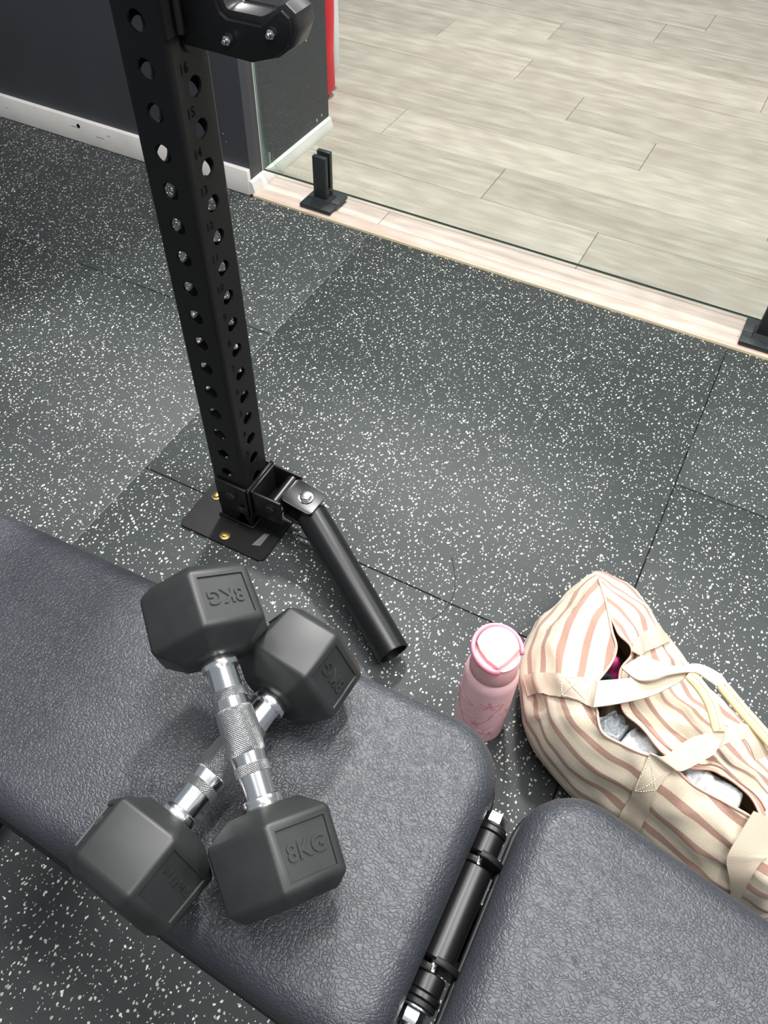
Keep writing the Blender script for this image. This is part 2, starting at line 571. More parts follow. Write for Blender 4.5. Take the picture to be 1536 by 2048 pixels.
# ---- wooden studio floor beyond the glass, plank by plank
wood = structure(box('floor_wood', (-3.3, 1.055, -0.06), (2.75, 5.0, -0.006), 'plank'), 'pale oak plank floor beyond the glass', 'floor')
PW = 0.1945
row_ends = {-1: -0.285, 0: 0.272, 1: -0.086, 2: -0.520, 3: 0.276, 4: -0.031, 5: -0.293, 6: 0.529, 7: -0.310, 8: 0.05, 9: 0.201}
pm = {}
for r in range(-1, 20):
    y0 = 1.136 + PW * r
    y1 = y0 + PW
    if r == -1:
        y0 = 1.056
    e = row_ends.get(r, random.uniform(-0.6, 0.6))
    xs = [e + 1.22 * j for j in range(-3, 4)]
    xs = [x for x in xs if -3.25 < x < 2.7]
    xs = [-3.3] + xs + [2.75]
    for x0, x1 in zip(xs, xs[1:]):
        ln = round(x1 - x0, 3)
        key = (ln, r == -1)
        if key not in pm:
            p = box('plank', (0.0006, 0.0006, -0.006), (ln - 0.0006, y1 - y0 - 0.0006, 0.004), 'plank', wood, bevel=0.0012, seg=1)
            pm[key] = p.data
        else:
            p = bpy.data.objects.new('plank', pm[key])
            COL.objects.link(p)
            p.parent = wood
        p.location = (x0, y0, 0)

# ---- threshold strip between the floors
prof = [(1.016, -0.010), (1.016, 0.006), (1.0185, 0.0088), (1.023, 0.0095), (1.0255, 0.0085), (1.0275, 0.0100), (1.036, 0.0115),
        (1.046, 0.0108), (1.0565, 0.0075), (1.0565, -0.010)]
tr = prism('trim_1', [(y, z) for y, z in prof], (-0.668, 0, 0), (0, 1, 0), (0, 0, 1), 3.4, 'trim_wood')
structure(tr, 'pale wood threshold strip along the glass', 'trim')
edge = box('edge_strip', (-0.668, 1.0140, -0.008), (2.70, 1.0172, 0.0075), plain('cream_edge', srgb(226, 208, 176), 0.5, noise_scale=15, var=0.08), tr, bevel=0.001)

# ---- dark wall with its end face, skirting boards
wl = box('wall_left', (-3.3, 1.030, 0.0), (-0.680, 1.475, 2.7), 'wall')
structure(wl, 'dark charcoal wall ending beside the glass', 'wall')
bl = box('baseboard_left', (-3.3, 1.016, 0.0), (-0.681, 1.032, 0.074), 'board', bevel=0.002)
structure(bl, 'white skirting board along the dark wall', 'baseboard')
lathe('cable_hole', [(0, 0), (0, 0.006), (0.0015, 0.006), (0.0015, 0)], (-1.30, 1.0162, 0.053), (0, -1, 0), 'black', bl, seg=16)
for x, z, l in ((-1.33, 0.047, 0.02), (-1.235, 0.036, 0.03), (-1.6, 0.04, 0.008), (-1.19, 0.05, 0.012)):
    box('scuff', (x, 1.0152, z), (x + l, 1.0162, z + 0.0012), plain('scuff_grey', srgb(150, 148, 144), 0.6), bl)
be = prism('baseboard_end', [(0, 0), (0.0155, 0), (0.0155, 0.012), (0.012, 0.022), (0.009, 0.034), (0.004, 0.038), (0, 0.038)],
           (-0.680, 1.475, 0.004), (1, 0, 0), (0, 0, 1), 0.455, 'board')
structure(be, 'white moulded skirting on the wall end behind glass', 'baseboard')
for x, y, z, s in ((-0.679, 1.36, 0.30, 0.003), (-0.679, 1.40, 0.055, 0.004), (-0.679, 1.43, 0.06, 0.003)):
    box('paint_chip', (x - 0.002, y, z), (x + 0.0004, y + s, z + s * 2), 'board', wl)
for x, z, s in ((-0.775, 0.15, 0.003), (-0.76, 0.155, 0.004), (-0.79, 0.156, 0.003), (-0.752, 0.135, 0.003), (-0.78, 0.34, 0.002)):
    box('paint_chip', (x, 1.0292, z), (x + s, 1.031, z + s * 0.8), plain('chip_grey', srgb(130, 132, 136), 0.6), wl)

# ================================================================= GLASS PARTITION
gp = box('glass_partition', (-0.664, 1.0705, 0.058), (1.60, 1.0785, 1.30), 'glass', bevel=0.0008, seg=1)
tag(gp, 'clear green-tinted glass partition held by the black spigots', 'glass partition')
ge = box('glass_edge', (-0.6660, 1.0705, 0.058), (-0.664, 1.0785, 1.30), plain('pale_green_glass_edge', srgb(226, 236, 230), 0.2, noise_scale=8, var=0.05), gp)
gb = box('glass_edge', (-0.664, 1.0705, 0.0566), (1.60, 1.0785, 0.058), plain('dark_green_glass_edge', srgb(84, 100, 92), 0.2, noise_scale=8, var=0.05), gp)

def spigot(cx, label):
    t = thing('glass_spigot', label, 'glass clamp', (cx, 1.0745, 0.0), 'black spigots holding the glass')
    box('base_plate', (-0.05, -0.0515, 0.011), (0.05, 0.0515, 0.0225), 'spigot', t, bevel=0.0025)
    bm = bmesh.new()                                   # sloped collar
    lo = [bm.verts.new((sx * 0.027, sy * 0.027, 0.0222)) for sx, sy in ((-1, -1), (1, -1), (1, 1), (-1, 1))]
    hi = [bm.verts.new((sx * 0.0208, sy * 0.0200, 0.034)) for sx, sy in ((-1, -1), (1, -1), (1, 1), (-1, 1))]
    bm.faces.new(lo[::-1]); bm.faces.new(hi)
    for i in range(4):
        bm.faces.new((lo[i], lo[(i + 1) % 4], hi[(i + 1) % 4], hi[i]))
    obj('collar', bm, 'spigot', t)
    box('front_jaw', (-0.0205, -0.0195, 0.033), (0.0205, -0.0056, 0.153), 'spigot', t, bevel=0.0015)
    box('back_jaw', (-0.0205, 0.0056, 0.033), (0.0205, 0.0195, 0.158), 'spigot', t, bevel=0.0015)
    box('web', (-0.0185, -0.0060, 0.033), (0.0185, 0.0060, 0.0555), 'spigot', t)
    box('foot', (-0.045, -0.012, 0.0), (0.045, 0.046, 0.0112), 'spigot', t)
    return t
spigot(-0.4655, 'black square glass spigot nearest the dark wall end')
spigot(0.7715, 'black square glass spigot cut off by the right picture edge')

# ================================================================= RED PAD BEHIND THE WALL
def soft_block(lo, hi, r, name, mat, parent, amp=0.006):
    bm = box_bm(lo, hi, r, 5)
    bmesh.ops.subdivide_edges(bm, edges=[e for e in bm.edges if e.calc_length() > 0.08], cuts=9, use_grid_fill=True)
    for v in bm.verts:
        n = noise.noise(v.co * 11.0)
        v.co += Vector((n * amp, n * amp * 0.6, 0))
    return obj(name, bm, mat, parent, smooth=True)
rp = thing('floor_pad', 'red padded bolster with a white back standing behind the wall end', 'pad', (-0.937, 1.70, 0.004))
soft_block((-0.16, -0.075, 0.0), (0.165, 0.005, 1.15), 0.034, 'red_cover', 'red', rp)
soft_block((-0.16, 0.002, 0.055), (0.149, 0.050, 1.15), 0.02, 'white_cover', 'white_vinyl', rp, 0.003)

# ================================================================= RACK UPRIGHT
W = 0.0740          # 74 mm box section, front corner at the origin
rack = thing('rack_upright', 'tall black steel rack upright with numbered round holes', 'gym rack', (0.0, 0.0, 0.0))
def upright_mesh():
    bm = bmesh.new()
    r_c, th, z0, z1, hr, seg = 0.0065, 0.0035, 0.006, 2.20, 0.0122, 24
    faces_def = [  # origin of face (left edge as seen from outside), along dir, outward normal, first hole height
        (Vector((0, 0, 0)), Vector((0, 1, 0)), Vector((1, 0, 0)), 0.024),
        (Vector((-W, 0, 0)), Vector((1, 0, 0)), Vector((0, -1, 0)), 0.0484),
        (Vector((-W, W, 0)), Vector((0, -1, 0)), Vector((-1, 0, 0)), 0.024),
        (Vector((0, W, 0)), Vector((-1, 0, 0)), Vector((0, 1, 0)), 0.0484)]
    for o, d, n, h0 in faces_def:
        hs = [h0 + 0.05 * k for k in range(1, 43)]
        cuts = [z0] + [(a + b) / 2 for a, b in zip(hs, hs[1:])] + [z1]
        cuts[0] = z0
        lo_w, hi_w = r_c, W - r_c
        cw = W / 2
        for ci, h in enumerate(hs):
            za, zb = cuts[ci], cuts[ci + 1]
            layers = []
            for depth in (0.0, -th):
                cir, rec = [], []
                for k in range(seg):
                    a = 2 * math.pi * (k + 0.5) / seg
                    cx, cz = math.cos(a), math.sin(a)
                    cir.append(bm.verts.new(o + d * (cw + hr * cx) + Vector((0, 0, h + hr * cz)) + n * depth))
                    tx = (hi_w - cw) / abs(cx) if abs(cx) > 1e-9 else 1e9
                    tz = ((zb - h) if cz > 0 else (h - za)) / abs(cz) if abs(cz) > 1e-9 else 1e9
                    t = min(tx, tz)
                    rec.append((cw + t * cx, h + t * cz))
                # snap nearest to corners
                for (ux, uz) in ((lo_w, za), (hi_w, za), (lo_w, zb), (hi_w, zb)):
                    i = min(range(seg), key=lambda q: (rec[q][0] - ux) ** 2 + (rec[q][1] - uz) ** 2)
                    rec[i] = (ux, uz)
                rv = [bm.verts.new(o + d * x + Vector((0, 0, z)) + n * depth) for x, z in rec]
                for k in range(seg):
                    j = (k + 1) % seg
                    bm.faces.new((rv[k], rv[j], cir[j], cir[k]))
                layers.append(cir)
            for k in range(seg):
                j = (k + 1) % seg
                bm.faces.new((layers[0][k], layers[0][j], layers[1][j], layers[1][k]))
        # rounded corner strip to the next face
        c = o + d * (W - r_c) - n * r_c
        prev = None
        for k in range(7):
            a = math.pi / 2 * k / 6
            p = c + (n * math.cos(a) + d * math.sin(a)) * r_c
            cur = (bm.verts.new(p + Vector((0, 0, z0))), bm.verts.new(p + Vector((0, 0, z1))))
            if prev:
                bm.faces.new((prev[0], cur[0], cur[1], prev[1]))
            prev = cur
    bmesh.ops.remove_doubles(bm, verts=bm.verts, dist=0.00002)
    return bm
obj('post', upright_mesh(), 'steel', rack, auto=30)
for n in range(2, 24):
    z = 0.024 + 0.05 * n
    mtx = basis((0.0001, 0.0215, z + 0.0242), (0, 1, 0), (0, 0, 1))
    text_obj('number_marking', str(n), 0.0165, mtx, 'black', rack, 0.0002, 0.0002)

# foot plate
bm = box_bm((-0.133, -0.060, 0.0), (0.060, 0.134, 0.006), 0)
es = [e for e in bm.edges if abs(e.verts[0].co.z - e.verts[1].co.z) > 0.001]
bmesh.ops.bevel(bm, geom=es, offset=0.012, segments=4, affect='EDGES', profile=0.5)
plate = obj('foot_plate', bm, 'steel', rack, auto=35)
for x, y in ((-0.037, -0.041), (-0.108, 0.033), (-0.036, 0.112)):
    bt = lathe('washer', [(0, 0), (0, 0.0105), (0.0012, 0.0105), (0.0016, 0.0095), (0.0016, 0)], (x, y, 0.006), (0, 0, 1), 'brass', plate, 24)
    prism('anchor_bolt', hexpts(0.0066, 0.3), (x, y, 0.0072), (1, 0, 0), (0, 1, 0), 0.0045, 'brass', plate, bevel=0.0006)
prism('sticker', [(0.021, -0.036), (0.037, -0.030), (0.038, 0.002), (0.028, -0.001)], (0, 0, 0.0060), (1, 0, 0), (0, 1, 0), 0.0003, 'caution', plate)
# weld bead round the post foot
obj('weld_bead', tube_bm([(-W - 0.001, 0.0, 0.008), (-W - 0.001, -0.0015, 0.008), (0.0015, -0.0015, 0.008), (0.0015, W + 0.001, 0.008)], 0.003, 8), 'steel', rack, smooth=True)

# ================================================================= J-HOOK
jh = thing('j_hook', 'black steel J-hook with worn plastic liner clipped on the upright', 'barbell hook', (0.0, 0.0, 0.870))
Z0 = 0.870
def jz(pts): return [(x, z - Z0) for x, z in pts]
box('back_plate', (0.0008, -0.004, 0.018), (0.0068, 0.0615, 0.27), 'steel', jh, bevel=0.0015)
box('side_flange', (-0.060, -0.0062, 0.070), (0.0068, -0.0012, 0.27), 'steel', jh, bevel=0.0012)
sp = [(0.0068, 0.876), (0.097, 0.8755), (0.126, 0.886), (0.1435, 0.900), (0.150, 0.917), (0.1475, 0.928), (0.139, 0.9335), (0.130, 0.9285),
      (0.118, 0.9150), (0.112, 0.9125), (0.068, 0.9115), (0.0590, 0.9165), (0.0555, 0.926), (0.0545, 1.14), (0.0068, 1.14)]
sidep = prism('side_plate', jz(sp), (0, 0.0270, 0), (1, 0, 0), (0, 0, 1), 0.0055, 'steel', jh, bevel=0.0006)
ln = [(0.010, 0.872), (0.097, 0.873), (0.128, 0.884), (0.1475, 0.8985), (0.1555, 0.917), (0.1530, 0.932), (0.141, 0.9395), (0.1285, 0.934),
      (0.1160, 0.9205), (0.111, 0.9185), (0.069, 0.9175), (0.0640, 0.9205), (0.0610, 0.928), (0.0600, 1.14), (0.010, 1.14)]
# liner sandwich seen above and beyond the plate
prism('liner', jz(ln), (0, 0.0600, 0), (1, 0, 0), (0, 0, 1), 0.0330, 'liner', jh, bevel=0.003)
for i, (x, z) in enumerate(((0.0690, 0.8935), (0.1265, 0.9105))):
    o0 = (x, 0.0215, z - Z0)
    bolt = lathe('washer', cyl_profile(-0.0004, 0.0012, 0.0068, 0.0004), o0, (0, -1, 0), 'steel', jh, 20)
    prism('hex_nut', hexpts(0.0052), (x, 0.0204, z - Z0), (1, 0, 0), (0, 0, 1), 0.0042, 'zinc', bolt, bevel=0.0005)
    lathe('bolt_end', cyl_profile(0.004, 0.0105, 0.0028, 0.0006), o0, (0, -1, 0), 'zinc', bolt, 16)
lathe('hole_peg', cyl_profile(0.0, 0.012, 0.0119, 0.0015), (-0.008, 0.037, 0.004), (1, 0, 0), 'steel', jh, 24)
lathe('locking_pin', cyl_profile(0.0, 0.14, 0.0048, 0.002), (0.012, 0.0125, 0.020), (0, 0, 1), 'steel_satin', jh, 20)

# ================================================================= LANDMINE PIVOT
lm = thing('landmine_attachment', 'black landmine tube hinged on a bracket at the foot of the upright', 'landmine', (0.04, 0.04, 0.0))
def loc(p): return (p[0] - 0.04, p[1] - 0.04, p[2])
def lbox(name, lo, hi, mat='steel', parent=lm, bevel=0.0012):
    return box(name, loc(lo), loc(hi), mat, parent, bevel)
# collar folded round the post
lbox('collar_front', (-0.066, -0.0065, 0.050), (0.0085, -0.0012, 0.124))
lbox('collar_side', (0.0012, -0.0065, 0.050), (0.0075, 0.0825, 0.124))
lbox('collar_back', (-0.066, 0.0755, 0.050), (0.0075, 0.0815, 0.124))
# open channel
lbox('channel_web', (0.0080, 0.000, 0.048), (0.0130, 0.080, 0.122))
lbox('channel_cheek', (0.0080, 0.000, 0.058), (0.0730, 0.0048, 0.120))
lbox('channel_cheek', (0.0080, 0.0752, 0.058), (0.0730, 0.080, 0.120))
lbox('channel_floor', (0.0080, 0.002, 0.054), (0.0560, 0.078, 0.0585))
# bolts
def hexbolt(name, p, axis, r, h, mat, parent=lm, washer=0.0):
    a, u, w = frame_of(axis)
    base = Vector(loc(p))
    if washer:
        lathe('washer', cyl_profile(-0.0002, 0.0018, washer, 0.0004), base, axis, mat, parent, 24)
    return obj(name, prism_bm(hexpts(r, 0.2), base + a * 0.0016, u, w, h, bevel=r * 0.12), mat, parent, auto=35)
hexbolt('hex_bolt', (-0.030, -0.0065, 0.098), (0, -1, 0), 0.0105, 0.0085, 'steel', washer=0.0130)
hexbolt('hex_bolt', (-0.012, -0.0065, 0.070), (0, -1, 0), 0.0060, 0.0060, 'steel')
hexbolt('hex_bolt', (0.052, 0.000, 0.098), (0, -1, 0), 0.0090, 0.0060, 'steel', washer=0.0115)
hexbolt('lock_nut', (0.052, 0.080, 0.100), (0, 1, 0), 0.0085, 0.0095, 'steel')
# pivot pin
lathe('pivot_pin', cyl_profile(0.0, 0.069, 0.0115, 0.002), loc((0.056, 0.0055, 0.106)), (0, 1, 0), 'steel_satin', lm, 28)
# clevis
ex = Vector((1, -0.06, -0.10)).normalized()
ey = Vector((0.06, 1, 0.0)).normalized()
ey = (ey - ex * ey.dot(ex)).normalized()
def rrect(x0, x1, y0, y1, r, n=5):
    out = []
    for cx, cy, a0 in ((x1 - r, y1 - r, 0), (x0 + r, y1 - r, 90), (x0 + r, y0 + r, 180), (x1 - r, y0 + r, 270)):
        out += [(cx + r * math.cos(R(a0 + 90 * k / n)), cy + r * math.sin(R(a0 + 90 * k / n))) for k in range(n + 1)]
    return out
cl_o = Vector(loc((0.068, 0.040, 0.119)))
prism('clevis_plate', rrect(0.0, 0.066, -0.029, 0.029, 0.008), cl_o, ex, ey, 0.0050, 'steel_satin', lm, bevel=0.0006)
prism('clevis_plate', rrect(0.0, 0.066, -0.029, 0.029, 0.008), cl_o - Vector((0, 0, 0.047)), ex, ey, 0.0050, 'steel', lm, bevel=0.0006)
prism('clevis_back', [(-0.026, -0.044), (0.026, -0.044), (0.026, 0.0), (-0.026, 0.0)], cl_o + ex * 0.003, ey, (0, 0, 1), 0.005, 'steel', lm)
top = cl_o + ex * 0.038 + Vector((0, 0, 0.0045))
lathe('washer', cyl_profile(0, 0.0018, 0.0142, 0.0004), top, (0, 0, 1), 'zinc', lm, 28)
obj('hex_bolt', prism_bm(hexpts(0.0112, 0.35), top + Vector((0, 0, 0.0018)), (1, 0, 0), (0, 1, 0), 0.0068, bevel=0.0012), 'zinc', lm, auto=35)
lathe('swivel_bolt_shaft', cyl_profile(0, 0.056, 0.006, 0.001), top - Vector((0, 0, 0.058)), (0, 0, 1), 'zinc', lm, 16)
# sleeve tube lying down to the floor
t0, t1 = Vector((0.124, 0.0290, 0.0850)), Vector((0.3745, -0.1275, 0.0310))
ax = (t1 - t0).normalized()
L = (t1 - t0).length
ro, ri = 0.0295, 0.0262
lathe('sleeve_tube', [(0.0, 0.0), (0.0, ro - 0.001), (0.001, ro), (L - 0.0008, ro), (L, ro - 0.0008), (L, ri), (L - 0.09, ri), (L - 0.09, 0)],
      loc(t0), ax, 'steel_satin', lm, 48)
# tongue between clevis plates and tube
tng = Vector(loc(t0))
prism('tongue', [(-0.046, -0.019), (0.012, -0.024), (0.012, 0.024), (-0.046, 0.019)], tng + Vector((0, 0, -0.004)), (ax.x, ax.y, 0), (-ax.y, ax.x, 0), 0.012, 'steel', lm, bevel=0.001)
obj('weld_bead', tube_bm([tng + ax * 0.001 + Vector((-ax.y, ax.x, 0)).normalized() * 0.026 * math.cos(a) + Vector((0, 0, 1)) * 0.026 * math.sin(a) for a in (2 * math.pi * k / 20 for k in range(21))], 0.004, 8), 'steel', lm, smooth=True)

# ================================================================= BENCH
ZP = 0.480
bench = thing('weight_bench', 'black leatherette adjustable weight bench with separate back and seat pads', 'bench', (0.55, -0.535, 0.0))
def pad_mesh(outline_pts, z_bot, z_top, r_edge, crown, centre):
    """closed outline -> cushion with rounded upper edge and slight crown"""
    P = np.array(outline_pts)
    c = np.array(centre)
    nrm = []
    m = len(P)
    for i in range(m):
        t = P[(i + 1) % m] - P[(i - 1) % m]
        t /= np.linalg.norm(t)
        nrm.append((t[1], -t[0]))
    nrm = np.array(nrm)
    if ((P - c) * nrm).sum() < 0:
        nrm = -nrm
    bm = bmesh.new()
    rings = []
    prof = [(-0.010, z_bot), (-0.003, z_bot + 0.0015), (0.0, z_bot + 0.005)]
    for k in range(9):
        a = math.pi / 2 * k / 8
        prof.append((-r_edge * (1 - math.cos(a)), z_top - r_edge + r_edge * math.sin(a)))
    ring_pts = []
    for ins, z in prof:
        ring_pts.append([(*(P[i] + nrm[i] * ins), z) for i in range(m)])
    last = np.array(ring_pts[-1])
    for f in (0.93, 0.82, 0.68, 0.52, 0.36, 0.20, 0.08):
        q = last.copy()
        q[:, :2] = c + (last[:, :2] - c) * f
        q[:, 2] = z_top + crown * (1 - f ** 2)
        ring_pts.append([tuple(v) for v in q])
    for ring in ring_pts:
        rings.append([bm.verts.new(v) for v in ring])
    for A, B in zip(rings, rings[1:]):
        for i in range(m):
            j = (i + 1) % m
            bm.faces.new((A[i], A[j], B[j], B[i]))
    bm.faces.new(rings[0][::-1])
    cv = bm.verts.new((c[0], c[1], z_top + crown))
    for i in range(m):
        bm.faces.new((rings[-1][i], rings[-1][(i + 1) % m], cv))
    return bm

def outline(corners, radii, n=8, step=0.02):
    """rounded polygon outline, resampled"""
    pts = []
    m = len(corners)
    for i in range(m):
        p, q, s = Vector(corners[i - 1]), Vector(corners[i]), Vector(corners[(i + 1) % m])
        r = radii[i]
        a, b = (p - q).normalized(), (s - q).normalized()
        ang = a.angle(b)
        d = r / math.tan(ang / 2)
        cen = q + (a + b).normalized() * (r / math.sin(ang / 2))
        v0, v1 = q + a * d - cen, q + b * d - cen
        for k in range(n + 1):
            t = k / n
            v = v0.lerp(v1, t)
            pts.append(cen + v.normalized() * r)
    out = []
    for i in range(len(pts)):
        a, b = pts[i], pts[(i + 1) % len(pts)]
        k = max(1, int((b - a).length / step))
        out += [tuple(a.lerp(b, j / k)) for j in range(k)]
    return out
bx, by = 0.55, -0.535
def rel(c): return [(x - bx, y - by) for x, y in c]
back_out = outline(rel([(-0.17, -0.655), (0.628, -0.694), (0.628, -0.372), (-0.17, -0.398)]), [0.05, 0.045, 0.062, 0.05])
backp = obj('backrest_pad', pad_mesh(back_out, 0.415, ZP, 0.030, 0.004, (0.225 - bx, 0.005)), 'leather', bench, smooth=True)
seat_out = outline(rel([(0.662, -0.690), (1.06, -0.640), (1.06, -0.445), (0.662, -0.378)]), [0.045, 0.05, 0.05, 0.060])
seatp = obj('seat_pad', pad_mesh(seat_out, 0.415, ZP, 0.034, 0.004, (0.85 - bx, 0.0)), 'leather', bench, smooth=True)
# welt seam under each pad edge
def welt(pts, z, r, parent):
    P = [(x, y, z) for x, y in pts]
    obj('seam_welt', tube_bm(P + [P[0]], r, 8, cap=False), plain('black_welt', srgb(22, 22, 24), 0.5, noise_scale=200), parent, smooth=True)
welt(back_out, 0.419, 0.0038, backp)
welt(seat_out, 0.419, 0.0038, seatp)
def bbox(name, lo, hi, mat='steel', bevel=0.003):
    return box(name, (lo[0] - bx, lo[1] - by, lo[2]), (hi[0] - bx, hi[1] - by, hi[2]), mat, bench, bevel)
bbox('backrest_board', (-0.14, -0.635, 0.402), (0.600, -0.435, 0.416), 'black')
bbox('seat_board', (0.690, -0.635, 0.402), (1.03, -0.450, 0.416), 'black')
# frame
bbox('main_beam', (-0.10, -0.565, 0.285), (1.02, -0.505, 0.365))
bbox('backrest_rail', (-0.05, -0.600, 0.366), (0.632, -0.572, 0.403))
bbox('backrest_rail', (-0.05, -0.498, 0.366), (0.632, -0.470, 0.403))
bbox('seat_rail', (0.672, -0.580, 0.366), (1.00, -0.490, 0.403))
bbox('rear_post', (-0.09, -0.565, 0.05), (-0.03, -0.505, 0.287))
bbox('rear_foot', (-0.10, -0.735, 0.0), (-0.02, -0.335, 0.052))
bbox('front_post', (0.94, -0.565, 0.05), (1.00, -0.505, 0.287))
bbox('front_foot', (0.93, -0.700, 0.0), (1.01, -0.370, 0.052))
# hinge between the pads
HX, HZ = 0.6385, 0.425
def hl(name, y_hi, y_lo, r, mat, ch=0.001, seg=36, dx=0.0, dz=0.0):
    return lathe(name, cyl_profile(0, y_hi - y_lo, r, ch), (HX + dx - bx, y_hi - by, HZ + dz), (0, -1, 0), mat, bench, seg)
def hhex(y_hi, y_lo, r, name):
    return obj(name, prism_bm(hexpts(r, 0.45), (HX - bx, y_lo - by, HZ), (0, 0, 1), (1, 0, 0), y_hi - y_lo, bevel=0.0012), 'zinc', bench, auto=35)
hhex(-0.4360, -0.4480, 0.0118, 'hinge_bolt_head')
hl('hinge_washer', -0.4480, -0.4515, 0.0150, 'steel', 0.0008)
hl('hinge_washer', -0.4520, -0.4580, 0.0172, 'steel_satin', 0.001)
hl('hinge_bushing', -0.4580, -0.4820, 0.0165, 'steel_satin', 0.0015)
hl('hinge_tube', -0.4930, -0.5860, 0.0178, 'steel_satin', 0.002)
hl('hinge_bushing', -0.5960, -0.6130, 0.0165, 'steel_satin', 0.0015)
hl('hinge_washer', -0.6130, -0.6190, 0.0185, 'steel_satin', 0.001)
hl('hinge_washer', -0.6192, -0.6250, 0.0172, 'steel', 0.001)
hl('hinge_washer', -0.6252, -0.6275, 0.0160, 'zinc', 0.0006)
hhex(-0.6277, -0.6400, 0.0120, 'hinge_nut')
hl('hinge_bolt_end', -0.4385, -0.6520, 0.0062, 'zinc', 0.001, 20)
for y in (-0.4875, -0.5910):
    # lugs gripping the hinge, one towards each pad
    for s, nm in ((-1, 'hinge_lug'), (1, 'hinge_lug')):
        pts = [(0.0, -0.0225), (0.012 * s, -0.0235), (0.040 * s, -0.060), (0.040 * s, -0.014), (0.019 * s, 0.012), (0.008 * s, 0.0205), (0.0, 0.021)]
        if s < 0:
            pts = pts[::-1]
        prism(nm, pts, (HX - bx, y + s * 0.0042 + 0.004 - by, HZ), (1, 0, 0), (0, 0, 1), 0.0065, 'steel', bench, bevel=0.0012)
bbox('hinge_crossbar', (0.602, -0.575, 0.372), (0.622, -0.492, 0.412))
bbox('hinge_crossbar', (0.660, -0.575, 0.372), (0.676, -0.492, 0.412))

# ================================================================= DUMBBELLS
def head_mesh(s):
    """tapered hexagonal head with rounded edges and recessed panels; s = side along the axis"""
    bm = bmesh.new()
    st = [(0.0690, 0.0350), (0.0855, 0.0602), (0.1388, 0.0578), (0.1490, 0.0450)]
    rings = []
    for a, r in st:
        rings.append([bm.verts.new((s * a, r * math.cos(R(60 * k)), r * math.sin(R(60 * k)))) for k in range(6)])
    sides = []
    for ri, (A, B) in enumerate(zip(rings, rings[1:])):
        for k in range(6):
            f = bm.faces.new((A[k], A[(k + 1) % 6], B[(k + 1) % 6], B[k]))
            if ri == 1:
                sides.append(f)
    bm.faces.new(rings[0]); bm.faces.new(rings[-1])
    bmesh.ops.recalc_face_normals(bm, faces=bm.faces)
    bmesh.ops.bevel(bm, geom=list(bm.edges), offset=0.0032, segments=3, affect='EDGES', profile=0.5)
    bm.faces.ensure_lookup_table()
    # panels on alternate faces (between edges 1-2, 3-4, 5-0)
    big = [f for f in bm.faces if f.calc_area() > 0.0010 and abs(f.normal.x) < 0.3]
    pan = []
    for f in big:
        ang = math.degrees(math.atan2(f.normal.z, f.normal.y)) % 360
        if round((ang - 30) / 60) % 2 == 0:
            pan.append(f)
    bmesh.ops.inset_individual(bm, faces=pan, thickness=0.0048, depth=0.0)
    bmesh.ops.inset_individual(bm, faces=pan, thickness=0.0009, depth=-0.0016)
    return bm

